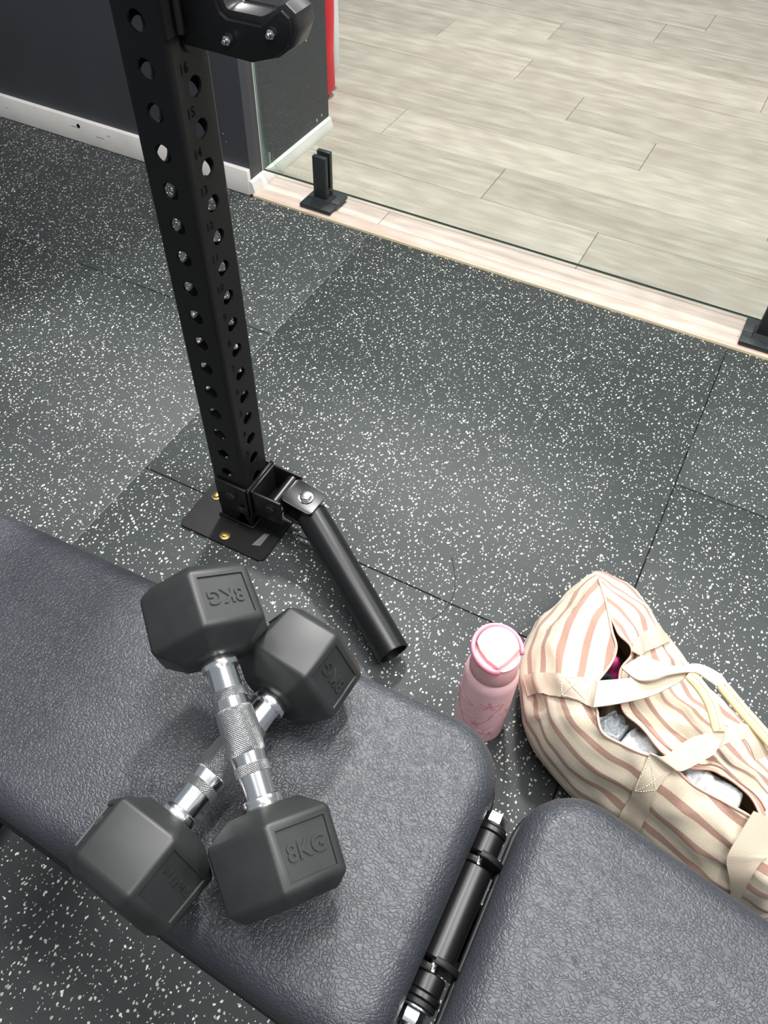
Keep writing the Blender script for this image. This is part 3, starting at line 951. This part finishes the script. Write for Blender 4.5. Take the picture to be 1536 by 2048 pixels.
def dumbbell(label, centre, az, el, roll, brand_on_p):
    db = thing('hex_dumbbell', label, 'dumbbell', (0, 0, 0), 'crossed hex dumbbells on the bench')
    ex = Vector((math.cos(el) * math.cos(az), math.cos(el) * math.sin(az), math.sin(el)))
    h = Vector((0, 0, 1)).cross(ex).normalized()
    u = ex.cross(h)
    ey = h * math.cos(roll) + u * math.sin(roll)
    ez = -h * math.sin(roll) + u * math.cos(roll)
    db.matrix_world = Matrix(((ex.x, ey.x, ez.x, centre[0]), (ex.y, ey.y, ez.y, centre[1]), (ex.z, ey.z, ez.z, centre[2]), (0, 0, 0, 1)))
    # handle: plain chrome core, knurled centre swell and two knurled rings
    prof = [(-0.071, 0), (-0.071, 0.0132), (-0.046, 0.0138), (-0.028, 0.0150), (-0.022, 0.0157), (0.022, 0.0157), (0.028, 0.0150), (0.046, 0.0138), (0.071, 0.0132), (0.071, 0)]
    lathe('handle', prof, (0, 0, 0), (1, 0, 0), 'chrome', db, 40)
    sw = [(-0.0215, 0.0152)] + [(x, 0.0167 + 0.0010 * (1 - (x / 0.020) ** 2)) for x in np.linspace(-0.0200, 0.0200, 9)] + [(0.0215, 0.0152)]
    lathe('knurled_grip', sw, (0, 0, 0), (1, 0, 0), 'knurl', db, 40, uv=True)
    for s in (-1, 1):
        a0, a1 = sorted((s * 0.0305, s * 0.0385))
        lathe('knurled_ring', [(a0 - 0.0006, 0.0140), (a0, 0.0156), (a1, 0.0156), (a1 + 0.0006, 0.0140)], (0, 0, 0), (1, 0, 0), 'knurl', db, 40, uv=True)
        a0, a1 = sorted((s * 0.0595, s * 0.0695))
        lathe('collar', [(a0, 0.0125), (a0, 0.0166), (a0 + 0.0012, 0.0176), (a1 - 0.001, 0.0176), (a1, 0.0172), (a1, 0.01)], (0, 0, 0), (1, 0, 0), 'chrome', db, 40)
        hd = obj('head', head_mesh(s), 'hexrubber', db, auto=50)
        for k in (0, 2, 4):
            am = R(60 * k + 30)
            n = Vector((s * 0.036, math.cos(am), math.sin(am))).normalized()
            inward = Vector((-s, 0, 0))
            up = (inward - n * inward.dot(n)).normalized()                 # letter tops point to the handle
            right = up.cross(n)
            mid = Vector((s * 0.1121, 0.0590 * math.cos(R(30)) * math.cos(am), 0.0590 * math.cos(R(30)) * math.sin(am)))
            pos = mid - n * 0.0014
            if brand_on_p and s > 0:
                bmk = bmesh.new()
                rnd = random.Random(5)
                for g in range(7):
                    gx = (g - 3) * 0.0052
                    for _ in range(3):
                        x0 = gx + rnd.uniform(-0.0012, 0.0012)
                        y0 = rnd.uniform(-0.0035, 0.0015)
                        lx, ly = rnd.choice(((0.0009, 0.005), (0.003, 0.0009), (0.0009, 0.0035)))
                        quad = [(x0, y0), (x0 + lx, y0), (x0 + lx, y0 + ly), (x0, y0 + ly)]
                        o = pos + up * 0.004
                        prism_bm([(a, b) for a, b in quad], o, right, up, 0.0010, bmk)
                obj('raised_lettering', bmk, 'hexrubber', hd)
            else:
                text_obj('raised_lettering', '8KG', 0.0195, basis(pos, right, up), 'hexrubber', hd, 0.0011, 0.0004)
    return db

dl = dumbbell('lower 8 kg black rubber hex dumbbell lying under the other one', (0.3969, -0.5432, 0.5335), -1.6738, 0.0, 0.0187, True)
du = dumbbell('upper 8 kg black rubber hex dumbbell laid across the other handle', (0.4077, -0.5276, 0.5712), -0.7039, -0.2697, 0.5814, False)

# ================================================================= BOTTLE
BX, BY = 0.5490, -0.1530
bot = thing('water_bottle', 'pink insulated water bottle with pale flip lid and carry loop', 'water bottle', (BX, BY, 0.0))
RB = 0.0412
lathe('body', [(0, 0), (0, RB - 0.003), (0.003, RB), (0.168, RB), (0.178, RB - 0.0012), (0.187, RB - 0.0045), (0.191, RB - 0.007), (0.191, 0)], (0, 0, 0), (0, 0, 1), 'pink', bot, 64)
cap = lathe('cap', [(0.190, 0), (0.190, RB - 0.0062), (0.1915, RB - 0.0050), (0.205, RB - 0.0050), (0.228, RB - 0.0062), (0.233, RB - 0.009), (0.2345, RB - 0.014), (0.2345, 0)], (0, 0, 0), (0, 0, 1), 'pink_cap', bot, 64)
# flip lid: rounded to the back, straight hinge line facing the bag
def arc_pts(cx, cy, r, a0, a1, n):
    return [(cx + r * math.cos(R(a0 + (a1 - a0) * k / n)), cy + r * math.sin(R(a0 + (a1 - a0) * k / n))) for k in range(n + 1)]
lid_o = [(0.013, -0.029), (0.0215, -0.012), (0.0285, 0.012)] + arc_pts(-0.002, 0.004, 0.030, 28, 195, 16) + [(-0.022, -0.014), (-0.006, -0.024)]
lid = prism('flip_lid', lid_o, (0, 0, 0.2340), (1, 0, 0.06), (0, 1, 0.10), 0.0125, 'pink_pale', bot, bevel=0.0035)
# latch button beside it
btn_o = [(0.0155, -0.0285), (0.0235, -0.012), (0.0300, 0.010), (0.0335, 0.006)] + arc_pts(0, 0, 0.0345, 4, -58, 8)
prism('latch_button', btn_o, (0, 0, 0.2300), (1, 0, 0), (0, 1, 0), 0.0062, 'pink', bot, bevel=0.0015)
# carry loop hugging the lid
lp = []
for k in range(33):
    a = R(20 + 262 * k / 32)
    rr = 0.0352 + (0.0015 * math.sin(math.pi * k / 32))
    lp.append((rr * math.cos(a), rr * math.sin(a), 0.2345 + 0.010 * math.sin(math.pi * k / 32)))
lp += [(0.0155, -0.0300, 0.2335)]
obj('carry_loop', tube_bm(lp, 0.0034, 10, flat=1.7, up=(0, 0, 1)), 'pink_loop', bot, smooth=True)
# incised branch pattern wrapped round the body
def wrap(pts, r=0.0014, n=6):
    P = catmull([(a, z) for a, z in pts], n)
    return [((RB - 0.0006) * math.cos(R(a)), (RB - 0.0006) * math.sin(R(a)), z) for a, z in P], r
def vine(pts, r=0.0014):
    P, rr = wrap(pts, r)
    return tube_bm(P, rr, 6)
lines = [
    [(-170, 0.135), (-150, 0.120), (-125, 0.118), (-95, 0.126), (-75, 0.134), (-58, 0.142)],
    [(-172, 0.105), (-150, 0.082), (-130, 0.078), (-100, 0.084), (-70, 0.100), (-45, 0.122), (-35, 0.140)],
    [(-150, 0.120), (-148, 0.102), (-138, 0.088), (-130, 0.078)],
    [(-158, 0.118), (-150, 0.098), (-143, 0.084)],
    [(-130, 0.078), (-120, 0.066), (-112, 0.052), (-104, 0.046)],
    [(-112, 0.062), (-95, 0.054), (-75, 0.046), (-58, 0.042), (-40, 0.050)],
    [(-66, 0.046), (-52, 0.062), (-36, 0.076), (-20, 0.088)],
    [(-135, 0.030), (-110, 0.026), (-85, 0.032), (-66, 0.043)],
    [(-92, 0.068), (-76, 0.076), (-62, 0.090), (-52, 0.110)],
    [(-128, 0.140), (-112, 0.131), (-100, 0.126)],
    [(20, 0.13), (45, 0.11), (70, 0.12), (95, 0.10), (125, 0.115), (150, 0.09)],
    [(0, 0.07), (30, 0.05), (60, 0.065), (100, 0.045), (140, 0.06), (170, 0.04)],
    [(45, 0.11), (55, 0.085), (60, 0.065)], [(125, 0.115), (130, 0.085), (140, 0.06)]]
for ln_ in lines:
    obj('branch_line', vine(ln_), 'pink_line', bot, smooth=True)
def flower(a, z, s):
    bm = bmesh.new()
    for k in range(5):
        t = R(72 * k + 20)
        loop = []
        for q in range(11):
            u = q / 10
            w = math.sin(math.pi * u) * 0.42
            d = math.sin(math.pi * u * 0.5 if u <= 1 else 0)
            ang = t + w * math.cos(math.pi * u) * 1.0
            rr = s * math.sin(math.pi * u)
            loop.append((a + math.degrees(rr * math.cos(ang) / RB), z + rr * math.sin(ang)))
        P = [((RB - 0.0006) * math.cos(R(x)), (RB - 0.0006) * math.sin(R(x)), zz) for x, zz in loop]
        tube_bm(P, 0.0011, 5, bm)
    obj('flower_line', bm, 'pink_line', bot, smooth=True)
for a, z, s in ((-66, 0.136, 0.015), (-50, 0.034, 0.013), (-88, 0.068, 0.009), (60, 0.10, 0.014), (130, 0.05, 0.013), (-20, 0.10, 0.012)):
    flower(a, z, s)

# ================================================================= STRIPED BAG
BAG_RING=[[(0.6351, 0.1076, 0.004), (0.6223, 0.1303, 0.045), (0.6204, 0.1338, 0.1), (0.6313, 0.0869, 0.165), (0.6431, 0.0673, 0.185)], [(0.6296, 0.0763, 0.004), (0.6054, 0.0859, 0.045), (0.6017, 0.0873, 0.1), (0.6239, 0.0436, 0.175), (0.6627, 0.0237, 0.2025)], [(0.6051, 0.0329, 0.004), (0.5827, 0.0197, 0.045), (0.5793, 0.0177, 0.1), (0.6252, -0.0152, 0.185), (0.6856, -0.0327, 0.22)], [(0.597, -0.0312, 0.004), (0.5743, -0.044, 0.045), (0.5708, -0.0459, 0.1), (0.6293, -0.0726, 0.185), (0.7014, -0.0659, 0.22)], [(0.6185, -0.0923, 0.004), (0.5972, -0.1073, 0.045), (0.594, -0.1096, 0.1), (0.6383, -0.1307, 0.185), (0.6915, -0.1377, 0.22)], [(0.6491, -0.1448, 0.004), (0.629, -0.1612, 0.045), (0.6259, -0.1638, 0.1), (0.6617, -0.1741, 0.185), (0.7091, -0.1692, 0.22)], [(0.6902, -0.1779, 0.004), (0.6709, -0.1953, 0.045), (0.6679, -0.1979, 0.1), (0.6924, -0.1976, 0.185), (0.7232, -0.1929, 0.22)], [(0.7534, -0.2063, 0.004), (0.7359, -0.2255, 0.045), (0.7332, -0.2285, 0.1), (0.7371, -0.2225, 0.185), (0.7515, -0.1954, 0.22)], [(0.8206, -0.2224, 0.004), (0.8049, -0.2431, 0.045), (0.8025, -0.2463, 0.1), (0.7984, -0.2272, 0.185), (0.809, -0.1915, 0.22)], [(0.8841, -0.2371, 0.004), (0.8703, -0.2592, 0.045), (0.8682, -0.2626, 0.1), (0.8566, -0.2411, 0.185), (0.8572, -0.2068, 0.22)], [(0.9415, -0.2519, 0.004), (0.9294, -0.2749, 0.045), (0.9275, -0.2784, 0.1), (0.9048, -0.2584, 0.185), (0.8968, -0.2092, 0.22)], [(0.9713, -0.2514, 0.004), (0.9688, -0.2773, 0.045), (0.9684, -0.2813, 0.1), (0.9434, -0.2655, 0.185), (0.9321, -0.2133, 0.22)], [(1.0008, -0.2408, 0.004), (1.0105, -0.2649, 0.045), (1.012, -0.2687, 0.1), (0.9865, -0.2628, 0.185), (0.9787, -0.2301, 0.22)], [(1.0345, -0.1697, 0.004), (1.0598, -0.1637, 0.045), (1.0637, -0.1628, 0.1), (1.0153, -0.2137, 0.185), (0.9821, -0.2317, 0.22)], [(1.0278, -0.1427, 0.004), (1.0479, -0.1263, 0.045), (1.051, -0.1238, 0.1), (0.9891, -0.1889, 0.185), (0.9448, -0.2136, 0.22)], [(1.0141, -0.1147, 0.004), (1.0262, -0.0917, 0.045), (1.0281, -0.0882, 0.1), (0.9596, -0.1507, 0.185), (0.9162, -0.182, 0.22)], [(0.9789, -0.0855, 0.004), (0.9927, -0.0634, 0.045), (0.9948, -0.06, 0.1), (0.9259, -0.1323, 0.185), (0.8752, -0.1739, 0.22)], [(0.9414, -0.0637, 0.004), (0.9571, -0.043, 0.045), (0.9596, -0.0398, 0.1), (0.8954, -0.127, 0.185), (0.841, -0.1844, 0.22)], [(0.9049, -0.0399, 0.004), (0.9224, -0.0207, 0.045), (0.9251, -0.0178, 0.1), (0.8629, -0.1133, 0.185), (0.8034, -0.1835, 0.22)], [(0.8679, -0.0191, 0.004), (0.8873, -0.0018, 0.045), (0.8903, 0.0009, 0.1), (0.819, -0.103, 0.185), (0.7612, -0.1645, 0.22)], [(0.8292, 0.0029, 0.004), (0.8493, 0.0194, 0.045), (0.8523, 0.022, 0.1), (0.7861, -0.0813, 0.185), (0.7302, -0.1445, 0.22)], [(0.7883, 0.0274, 0.004), (0.8095, 0.0424, 0.045), (0.8128, 0.0447, 0.1), (0.7644, -0.0382, 0.185), (0.7166, -0.0933, 0.22)], [(0.7546, 0.0574, 0.004), (0.7773, 0.0702, 0.045), (0.7808, 0.0721, 0.1), (0.7454, -0.0034, 0.185), (0.7171, -0.0556, 0.22)], [(0.7134, 0.0964, 0.004), (0.7358, 0.1096, 0.045), (0.7393, 0.1116, 0.1), (0.7143, 0.0277, 0.185), (0.693, -0.0317, 0.22)], [(0.6783, 0.1136, 0.004), (0.6878, 0.1378, 0.045), (0.6892, 0.1415, 0.1), (0.6783, 0.0697, 0.175), (0.6668, 0.0208, 0.2025)], [(0.6432, 0.1175, 0.004), (0.6357, 0.1424, 0.045), (0.6346, 0.1462, 0.1), (0.6387, 0.0932, 0.165), (0.6439, 0.0699, 0.185)]]
BAG_STRAPS={'s1L': ([(0.5918, -0.1052, 0.1128), (0.6094, -0.1118, 0.1541), (0.644, -0.1231, 0.201), (0.671, -0.1231, 0.2168), (0.6915, -0.1286, 0.232)], [(0.6082, -0.1363, 0.1169), (0.6251, -0.1452, 0.1589), (0.6531, -0.1581, 0.1987), (0.6789, -0.1614, 0.2163), (0.6992, -0.1698, 0.232)]), 's1X': ([(0.6914, -0.1298, 0.234), (0.7213, -0.1137, 0.24), (0.7533, -0.0925, 0.245), (0.7751, -0.0732, 0.25), (0.7998, -0.0672, 0.252)], [(0.6991, -0.1709, 0.234), (0.7265, -0.1525, 0.238), (0.7625, -0.1233, 0.243), (0.785, -0.0973, 0.25), (0.7967, -0.0801, 0.252)]), 's2L': ([(0.7862, -0.1957, 0.232), (0.7869, -0.2168, 0.2103), (0.7881, -0.236, 0.1737), (0.7893, -0.2428, 0.1318), (0.7948, -0.245, 0.0564)], [(0.8211, -0.2024, 0.232), (0.8158, -0.2123, 0.2163), (0.813, -0.2302, 0.1989), (0.819, -0.2488, 0.1393), (0.826, -0.2542, 0.0624)]), 's2X': ([(0.787, -0.1979, 0.236), (0.8028, -0.1958, 0.24), (0.8189, -0.1699, 0.246), (0.8322, -0.1537, 0.25), (0.8508, -0.1395, 0.254)], [(0.819, -0.2045, 0.236), (0.83, -0.2032, 0.238), (0.8474, -0.1818, 0.243), (0.8598, -0.1637, 0.248), (0.8634, -0.1311, 0.254)]), 'bR': ([(0.7552, 0.0921, 0.1107), (0.7371, 0.0291, 0.1739), (0.7225, -0.021, 0.2101), (0.7188, -0.0608, 0.236)], [(0.7783, 0.0638, 0.1127), (0.7583, 0.0052, 0.1728), (0.7401, -0.0388, 0.2065), (0.7351, -0.0646, 0.24)]), 'bX': ([(0.7349, -0.0659, 0.242), (0.759, -0.0694, 0.25), (0.7846, -0.0681, 0.256), (0.8014, -0.0562, 0.26), (0.8169, -0.0534, 0.262), (0.8384, -0.0566, 0.262), (0.8507, -0.0651, 0.26)], [(0.7145, -0.0969, 0.238), (0.7383, -0.1095, 0.247), (0.7544, -0.1076, 0.256), (0.7749, -0.0895, 0.26), (0.8044, -0.0705, 0.262), (0.8237, -0.0731, 0.262), (0.8373, -0.0756, 0.26)]), 'b2': ([(0.8562, -0.1453, 0.246), (0.862, -0.13, 0.25), (0.8694, -0.1206, 0.255), (0.8803, -0.1122, 0.258), (0.8949, -0.1101, 0.255), (0.9089, -0.1183, 0.25), (0.927, -0.1281, 0.24)], [(0.8615, -0.1563, 0.242), (0.867, -0.1489, 0.246), (0.8728, -0.143, 0.25), (0.8848, -0.1321, 0.252), (0.8907, -0.1288, 0.25), (0.8998, -0.1338, 0.246), (0.9121, -0.1416, 0.235)]), 's3': ([(0.9237, -0.2108, 0.236), (0.9185, -0.241, 0.2163), (0.9161, -0.2602, 0.2013), (0.9192, -0.2684, 0.1887), (0.9343, -0.2774, 0.1646), (0.9508, -0.2832, 0.126)], [(0.9478, -0.212, 0.24), (0.9545, -0.2369, 0.2224), (0.9564, -0.2476, 0.2164), (0.9532, -0.2541, 0.2122), (0.951, -0.2725, 0.1884), (0.9601, -0.2834, 0.1329)])}
BAG_HANDLES={'hA': [(0.8007, -0.0734, 0.256), (0.8124, -0.0811, 0.258), (0.8258, -0.0922, 0.259), (0.8387, -0.1067, 0.259), (0.849, -0.1234, 0.258), (0.8562, -0.1375, 0.256)], 'hB': [(0.8431, -0.0711, 0.262), (0.8577, -0.0817, 0.262), (0.8764, -0.0936, 0.26), (0.8959, -0.1047, 0.258), (0.9162, -0.116, 0.255), (0.937, -0.1272, 0.25)]}

bag = thing('canvas_duffel_bag', 'open cream canvas duffel bag with brown stripes beside the bench', 'bag', (0.80, -0.10, 0.0))
bo = np.array((0.80, -0.10, 0.0))
NC, NR = 9, 9
ringp = np.array(BAG_RING)                       # columns round the bag x (floor, low, belly, mid, rim) x 3
G = catmull(ringp, NC, True)
G = np.transpose(catmull(np.transpose(G, (1, 0, 2)), NR), (1, 0, 2))
nc, nr = G.shape[:2]
# folds: displacement along the surface normal
gx = np.roll(G, -1, 0) - np.roll(G, 1, 0)
gy = np.zeros_like(G)
gy[:, 1:-1] = G[:, 2:] - G[:, :-2]
gy[:, 0] = G[:, 1] - G[:, 0]
gy[:, -1] = G[:, -1] - G[:, -2]
Nn = np.cross(gx, gy)
Nn /= np.maximum(np.linalg.norm(Nn, axis=2, keepdims=True), 1e-9)
cen_ = ringp.reshape(-1, 3).mean(0)
NS = 1.0 if ((G - cen_) * Nn)[:, 2 * NR].sum() > 0 else -1.0        # +1 when the normals point out
Nn *= NS
NS = 1.0
base_arc = np.zeros((nc, nr))
base_arc[:, 1:] = np.cumsum(np.linalg.norm(np.diff(G, axis=1), axis=2), axis=1)
b_i = 2 * NR
arc = base_arc - base_arc[:, b_i:b_i + 1]
for i in range(nc):
    for j in range(nr):
        p = Vector(G[i, j])
        tcol = i / NC
        hgt = min(1.0, max(0.0, (j - NR * 0.8) / (NR * 1.5)))
        d = 0.0090 * noise.noise(p * 13.0 + Vector((3, 1, 0))) + 0.0040 * noise.noise(p * 31.0)
        d += 0.0035 * math.sin(tcol * 2.1 + 26 * arc[i, j]) * (1 if 5 < tcol < 12 else 0.4)
        ridge = 1.0 - 2.0 * abs(noise.noise(Vector((p.x * 9 + p.y * 5, p.y * 9 - p.x * 4, p.z * 24)) + Vector((5, 2, 8))))
        d += 0.0110 * max(0.0, ridge - 0.40) - 0.0015
        ends = min(1.0, min(tcol, nc / NC - tcol) / 1.5)
        G[i, j] = G[i, j] + Nn[i, j] * d * hgt * (0.35 + 0.65 * ends)
bm = bmesh.new()
lay = bm.verts.layers.float.new('stripe')
gv = [[None] * nr for _ in range(nc)]
for i in range(nc):
    for j in range(nr):
        v = bm.verts.new(Vector(G[i, j] - bo))
        v[lay] = arc[i, j] + 0.5
        gv[i][j] = v
for i in range(nc):
    k = (i + 1) % nc
    for j in range(nr - 1):
        bm.faces.new((gv[i][j], gv[k][j], gv[k][j + 1], gv[i][j + 1]))
cb = bm.verts.new(Vector((ringp[:, 0].mean(0) - bo)))
cb[lay] = 0.3
for i in range(nc):
    bm.faces.new((gv[(i + 1) % nc][0], gv[i][0], cb))
bmesh.ops.recalc_face_normals(bm, faces=bm.faces)
bag_bvh = BVHTree.FromBMesh(bm)
_c = Vector(cen_ - bo)
OUT = 1.0 if sum((f.calc_center_median() - _c).dot(f.normal) * f.calc_area() for f in bm.faces) > 0 else -1.0
def on_bag(p, lift):
    q, n, _, dist = bag_bvh.find_nearest(Vector(p))
    return (q + n * OUT * lift) if dist < 0.03 else Vector(p)
body = obj('bag_body', bm, 'canvas', bag, smooth=True)
bl_ = bmesh.new()
lv = [[bl_.verts.new(Vector(G[i, j] - bo) - Vector(Nn[i, j]) * 0.0022 * NS) for j in range(NR, nr)] for i in range(nc)]
for i in range(nc):
    k = (i + 1) % nc
    for j in range(nr - NR - 1):
        bl_.faces.new((lv[i][j], lv[k][j], lv[k][j + 1], lv[i][j + 1]))
obj('lining', bl_, 'lining', bag, smooth=True)
# bound edge along the opening
rim = [Vector(G[i, -1] - bo) + Vector((0, 0, 0.0004)) for i in range(nc)]
obj('rim_binding', tube_bm(rim + [rim[0]], 0.0021, 8, cap=False), plain('rose_binding', srgb(214, 172, 158), 0.8, spec=0.2, noise_scale=300, var=0.08), bag, smooth=True)
# zip tape sewn just inside the right panel
half = nc // 2
zp = []
for i in range(int(NC * 14.5), int(NC * 22)):
    a, b_ = G[i, -3], G[i, -4]
    zp.append(Vector((a + b_) / 2 - bo) + Vector(Nn[i, -4]) * 0.0012)
obj('zip_line', tube_bm(zp, 0.0011, 6), 'zip', bag, smooth=True)

def ribbon(name, edges, mat, parent, th=0.0020, n=7, m=6, stick=None):
    A, B = catmull(edges[0], n), catmull(edges[1], n)
    k = min(len(A), len(B))
    bm = bmesh.new()
    uvl = bm.loops.layers.uv.new('UVMap')
    grid = []
    s = 0.0
    acc = []
    for i in range(k):
        if i:
            s += float(np.linalg.norm((A[i] + B[i] - A[i - 1] - B[i - 1]) / 2))
        acc.append(s)
        t = (A[min(i + 1, k - 1)] + B[min(i + 1, k - 1)]) - (A[max(i - 1, 0)] + B[max(i - 1, 0)])
        nrm = np.cross(t, B[i] - A[i])
        nrm /= max(np.linalg.norm(nrm), 1e-9)
        row = []
        for q in range(m + 1):
            f = q / m
            p = A[i] * (1 - f) + B[i] * f
            if stick:
                s_ = i / (k - 1)
                wgt = min(1.0, (1 - s_) / 0.16) if stick == 'end' else min(1.0, s_ / 0.16)
                if stick == 'push':
                    q_, n_, _, d_ = bag_bvh.find_nearest(Vector(p - bo))
                    sd_ = (Vector(p - bo) - q_).dot(n_ * OUT)
                    if sd_ < 0.0035:
                        p = p + np.array(n_ * OUT) * (0.0035 - sd_)
                else:
                    p = np.array(Vector(p).lerp(on_bag(p - bo, 0.0026) + Vector(bo), wgt))
            row.append((p + nrm * th / 2, p - nrm * th / 2))
        grid.append(row)
    V = [[(bm.verts.new(Vector(a - bo)), bm.verts.new(Vector(b - bo))) for a, b in row] for row in grid]
    wdt = float(np.linalg.norm(A[0] - B[0]))
    def face(vs, uvs):
        f = bm.faces.new(vs)
        for l, uvv in zip(f.loops, uvs):
            l[uvl].uv = uvv
    for i in range(k - 1):
        for q in range(m):
            uvs = [(acc[i], q / m * wdt), (acc[i + 1], q / m * wdt), (acc[i + 1], (q + 1) / m * wdt), (acc[i], (q + 1) / m * wdt)]
            for side in (0, 1):
                face((V[i][q][side], V[i + 1][q][side], V[i + 1][q + 1][side], V[i][q + 1][side]), uvs)
        for q in (0, m):
            face((V[i][q][0], V[i + 1][q][0], V[i + 1][q][1], V[i][q][1]), [(acc[i], 0), (acc[i + 1], 0), (acc[i + 1], 0), (acc[i], 0)])
    for i in (0, k - 1):
        for q in range(m):
            face((V[i][q][0], V[i][q + 1][0], V[i][q + 1][1], V[i][q][1]), [(acc[i], 0)] * 4)
    o = obj(name, bm, mat, parent, auto=50)
    return o, A, B

def stitches(parent, P00, P01, P10, P11, up):
    """stitched square with a diagonal on a strap end; corners in world space"""
    P00, P01, P10, P11 = (Vector(np.asarray(p) - bo) + Vector(up) for p in (P00, P01, P10, P11))
    segs = [(P00, P01), (P10, P11), (P01, P11), (P00, P10), (P00, P11), (P01, P10)]
    bm = bmesh.new()
    for a, b in segs:
        n = max(3, int((b - a).length / 0.0034))
        for k in range(n):
            p, q = a.lerp(b, (k + 0.12) / n), a.lerp(b, (k + 0.80) / n)
            tube_bm([on_bag(p, 0.0042), on_bag(q, 0.0042)], 0.00055, 5, bm)
    obj('stitching', bm, 'thread', parent, smooth=True)

st = {}
for key, nm in (('s1L', 'strap'), ('s1X', 'strap'), ('s2L', 'strap'), ('s2X', 'strap'), ('bR', 'strap'), ('bX', 'strap'), ('b2', 'strap'), ('s3', 'end_strap')):
    st[key] = ribbon(nm, BAG_STRAPS[key], 'webbing', bag, 0.0024, stick={'s1L': 'end', 'bR': 'end', 's2L': 'start', 's3': 'push'}.get(key))
def at_f(E, f):
    i = f * (len(E) - 1)
    a = int(min(i, len(E) - 2))
    return E[a] * (1 - (i - a)) + E[a + 1] * (i - a)
o_, A_, B_ = st['s1L']
stitches(o_, at_f(A_, .50) * .93 + at_f(B_, .50) * .07, at_f(A_, .86) * .93 + at_f(B_, .86) * .07, at_f(A_, .50) * .07 + at_f(B_, .50) * .93, at_f(A_, .86) * .07 + at_f(B_, .86) * .93, (0.0, -0.0006, 0.0024))
o_, A_, B_ = st['s2L']
stitches(o_, at_f(A_, .08) * .93 + at_f(B_, .08) * .07, at_f(A_, .46) * .93 + at_f(B_, .46) * .07, at_f(A_, .08) * .07 + at_f(B_, .08) * .93, at_f(A_, .46) * .07 + at_f(B_, .46) * .93, (0.0, -0.0010, 0.0024))
for key in ('hA', 'hB'):
    P = catmull(BAG_HANDLES[key], 8)
    pts = [Vector(p - bo) for p in P]
    n = len(pts)
    rad = [0.0092 * (0.88 + 0.12 * min(1, min(i, n - 1 - i) / 4)) for i in range(n)]
    hnd = obj('padded_handle', tube_bm(pts, rad, 16, flat=0.62, up=(0, 0, 1)), 'padded', bag, auto=60)
    seam = [p + Vector((0, 0, 0.0059)) for p in pts[1:-1]]
    obj('handle_seam', tube_bm(seam, 0.0007, 6), plain('seam_tan', srgb(206, 182, 130), 0.8), hnd, smooth=True)

# ---- contents lying in the bag
def crumpled(name, label, cat, centre, size, mat, amp, freq, rotz=0.0, seed=0.0, sub=5, squash=1.0):
    bm = bmesh.new()
    bmesh.ops.create_icosphere(bm, subdivisions=sub, radius=1.0)
    rot = Matrix.Rotation(rotz, 3, 'Z')
    for v in bm.verts:
        d = v.co.copy()
        e = d
        w = Vector((e.x * size[0], e.y * size[1], e.z * size[2]))
        q = w * freq + Vector((seed, seed * 2, 0))
        k = abs(noise.noise(q)) * 1.4 - 0.45 + 0.5 * abs(noise.noise(q * 2.3))
        w += d * amp * k
        v.co = rot @ w
    o = obj(name, bm, mat, None, smooth=True)
    o.location = centre
    tag(o, label, cat)
    return o
def draped(name, label, cat, line, hw, mat, amp, freq, seed, drop=0.075):
    P = catmull(line, 16)
    bm = bmesh.new()
    n, m = len(P), 34
    rows = []
    for i in range(n):
        t = P[min(i + 1, n - 1)] - P[max(i - 1, 0)]
        t = t / np.linalg.norm(t)
        side = np.array((-t[1], t[0], 0.0))
        s = i / (n - 1)
        endf = max(0.0, abs(s - 0.5) * 2 - 0.7) / 0.3
        row = []
        for j in range(m + 1):
            v = j / m * 2 - 1
            w = P[i] + side * hw * (v if abs(v) < 0.8 else math.copysign(0.8 + (abs(v) - 0.8) * 0.4, v))
            q = Vector((w[0] * freq + seed, w[1] * freq, seed))
            f = abs(noise.noise(q)) + 0.45 * abs(noise.noise(q * 2.1)) + 0.2 * noise.noise(q * 5.0)
            z = w[2] + amp * (f - 0.45) - drop * max(0.0, abs(v) - 0.35) ** 1.7 - 0.05 * endf ** 2
            row.append(bm.verts.new((w[0], w[1], z)))
        rows.append(row)
    for A, B in zip(rows, rows[1:]):
        for j in range(m):
            bm.faces.new((A[j], A[j + 1], B[j + 1], B[j]))
    o = obj(name, bm, mat, None, smooth=True)
    sd = o.modifiers.new('thickness', 'SOLIDIFY')
    sd.thickness = 0.003
    tag(o, label, cat)
    return o
draped('sports_shirt', 'grey folded jersey garment inside the open bag', 'clothing', [(0.7131, -0.1569, 0.205), (0.727, -0.1668, 0.206), (0.7528, -0.1748, 0.205)], 0.040, 'grey_cloth', 0.022, 42, 1.3)
draped('towel', 'pale grey towel visible in the middle of the bag opening', 'towel', [(0.7521, -0.1661, 0.203), (0.7773, -0.1739, 0.205), (0.8047, -0.1769, 0.203)], 0.032, 'towel', 0.018, 46, 4.1)
draped('towel', 'pale grey towel in the bag opening near the end strap', 'towel', [(0.8352, -0.1893, 0.204), (0.8597, -0.1901, 0.208), (0.8862, -0.1896, 0.208), (0.9243, -0.1945, 0.2)], 0.034, 'towel', 0.014, 34, 7.7)
crumpled('pouch', 'small magenta pouch deep in the bag opening', 'pouch', (0.7055, -0.0584, 0.110), (0.020, 0.020, 0.088), 'magenta', 0.008, 40, R(20), 2.0, 4)
crumpled('cloth', 'dark teal cloth beside the magenta pouch in the bag', 'cloth', (0.7038, -0.0797, 0.100), (0.016, 0.014, 0.080), 'teal', 0.006, 40, R(0), 9.0, 4)
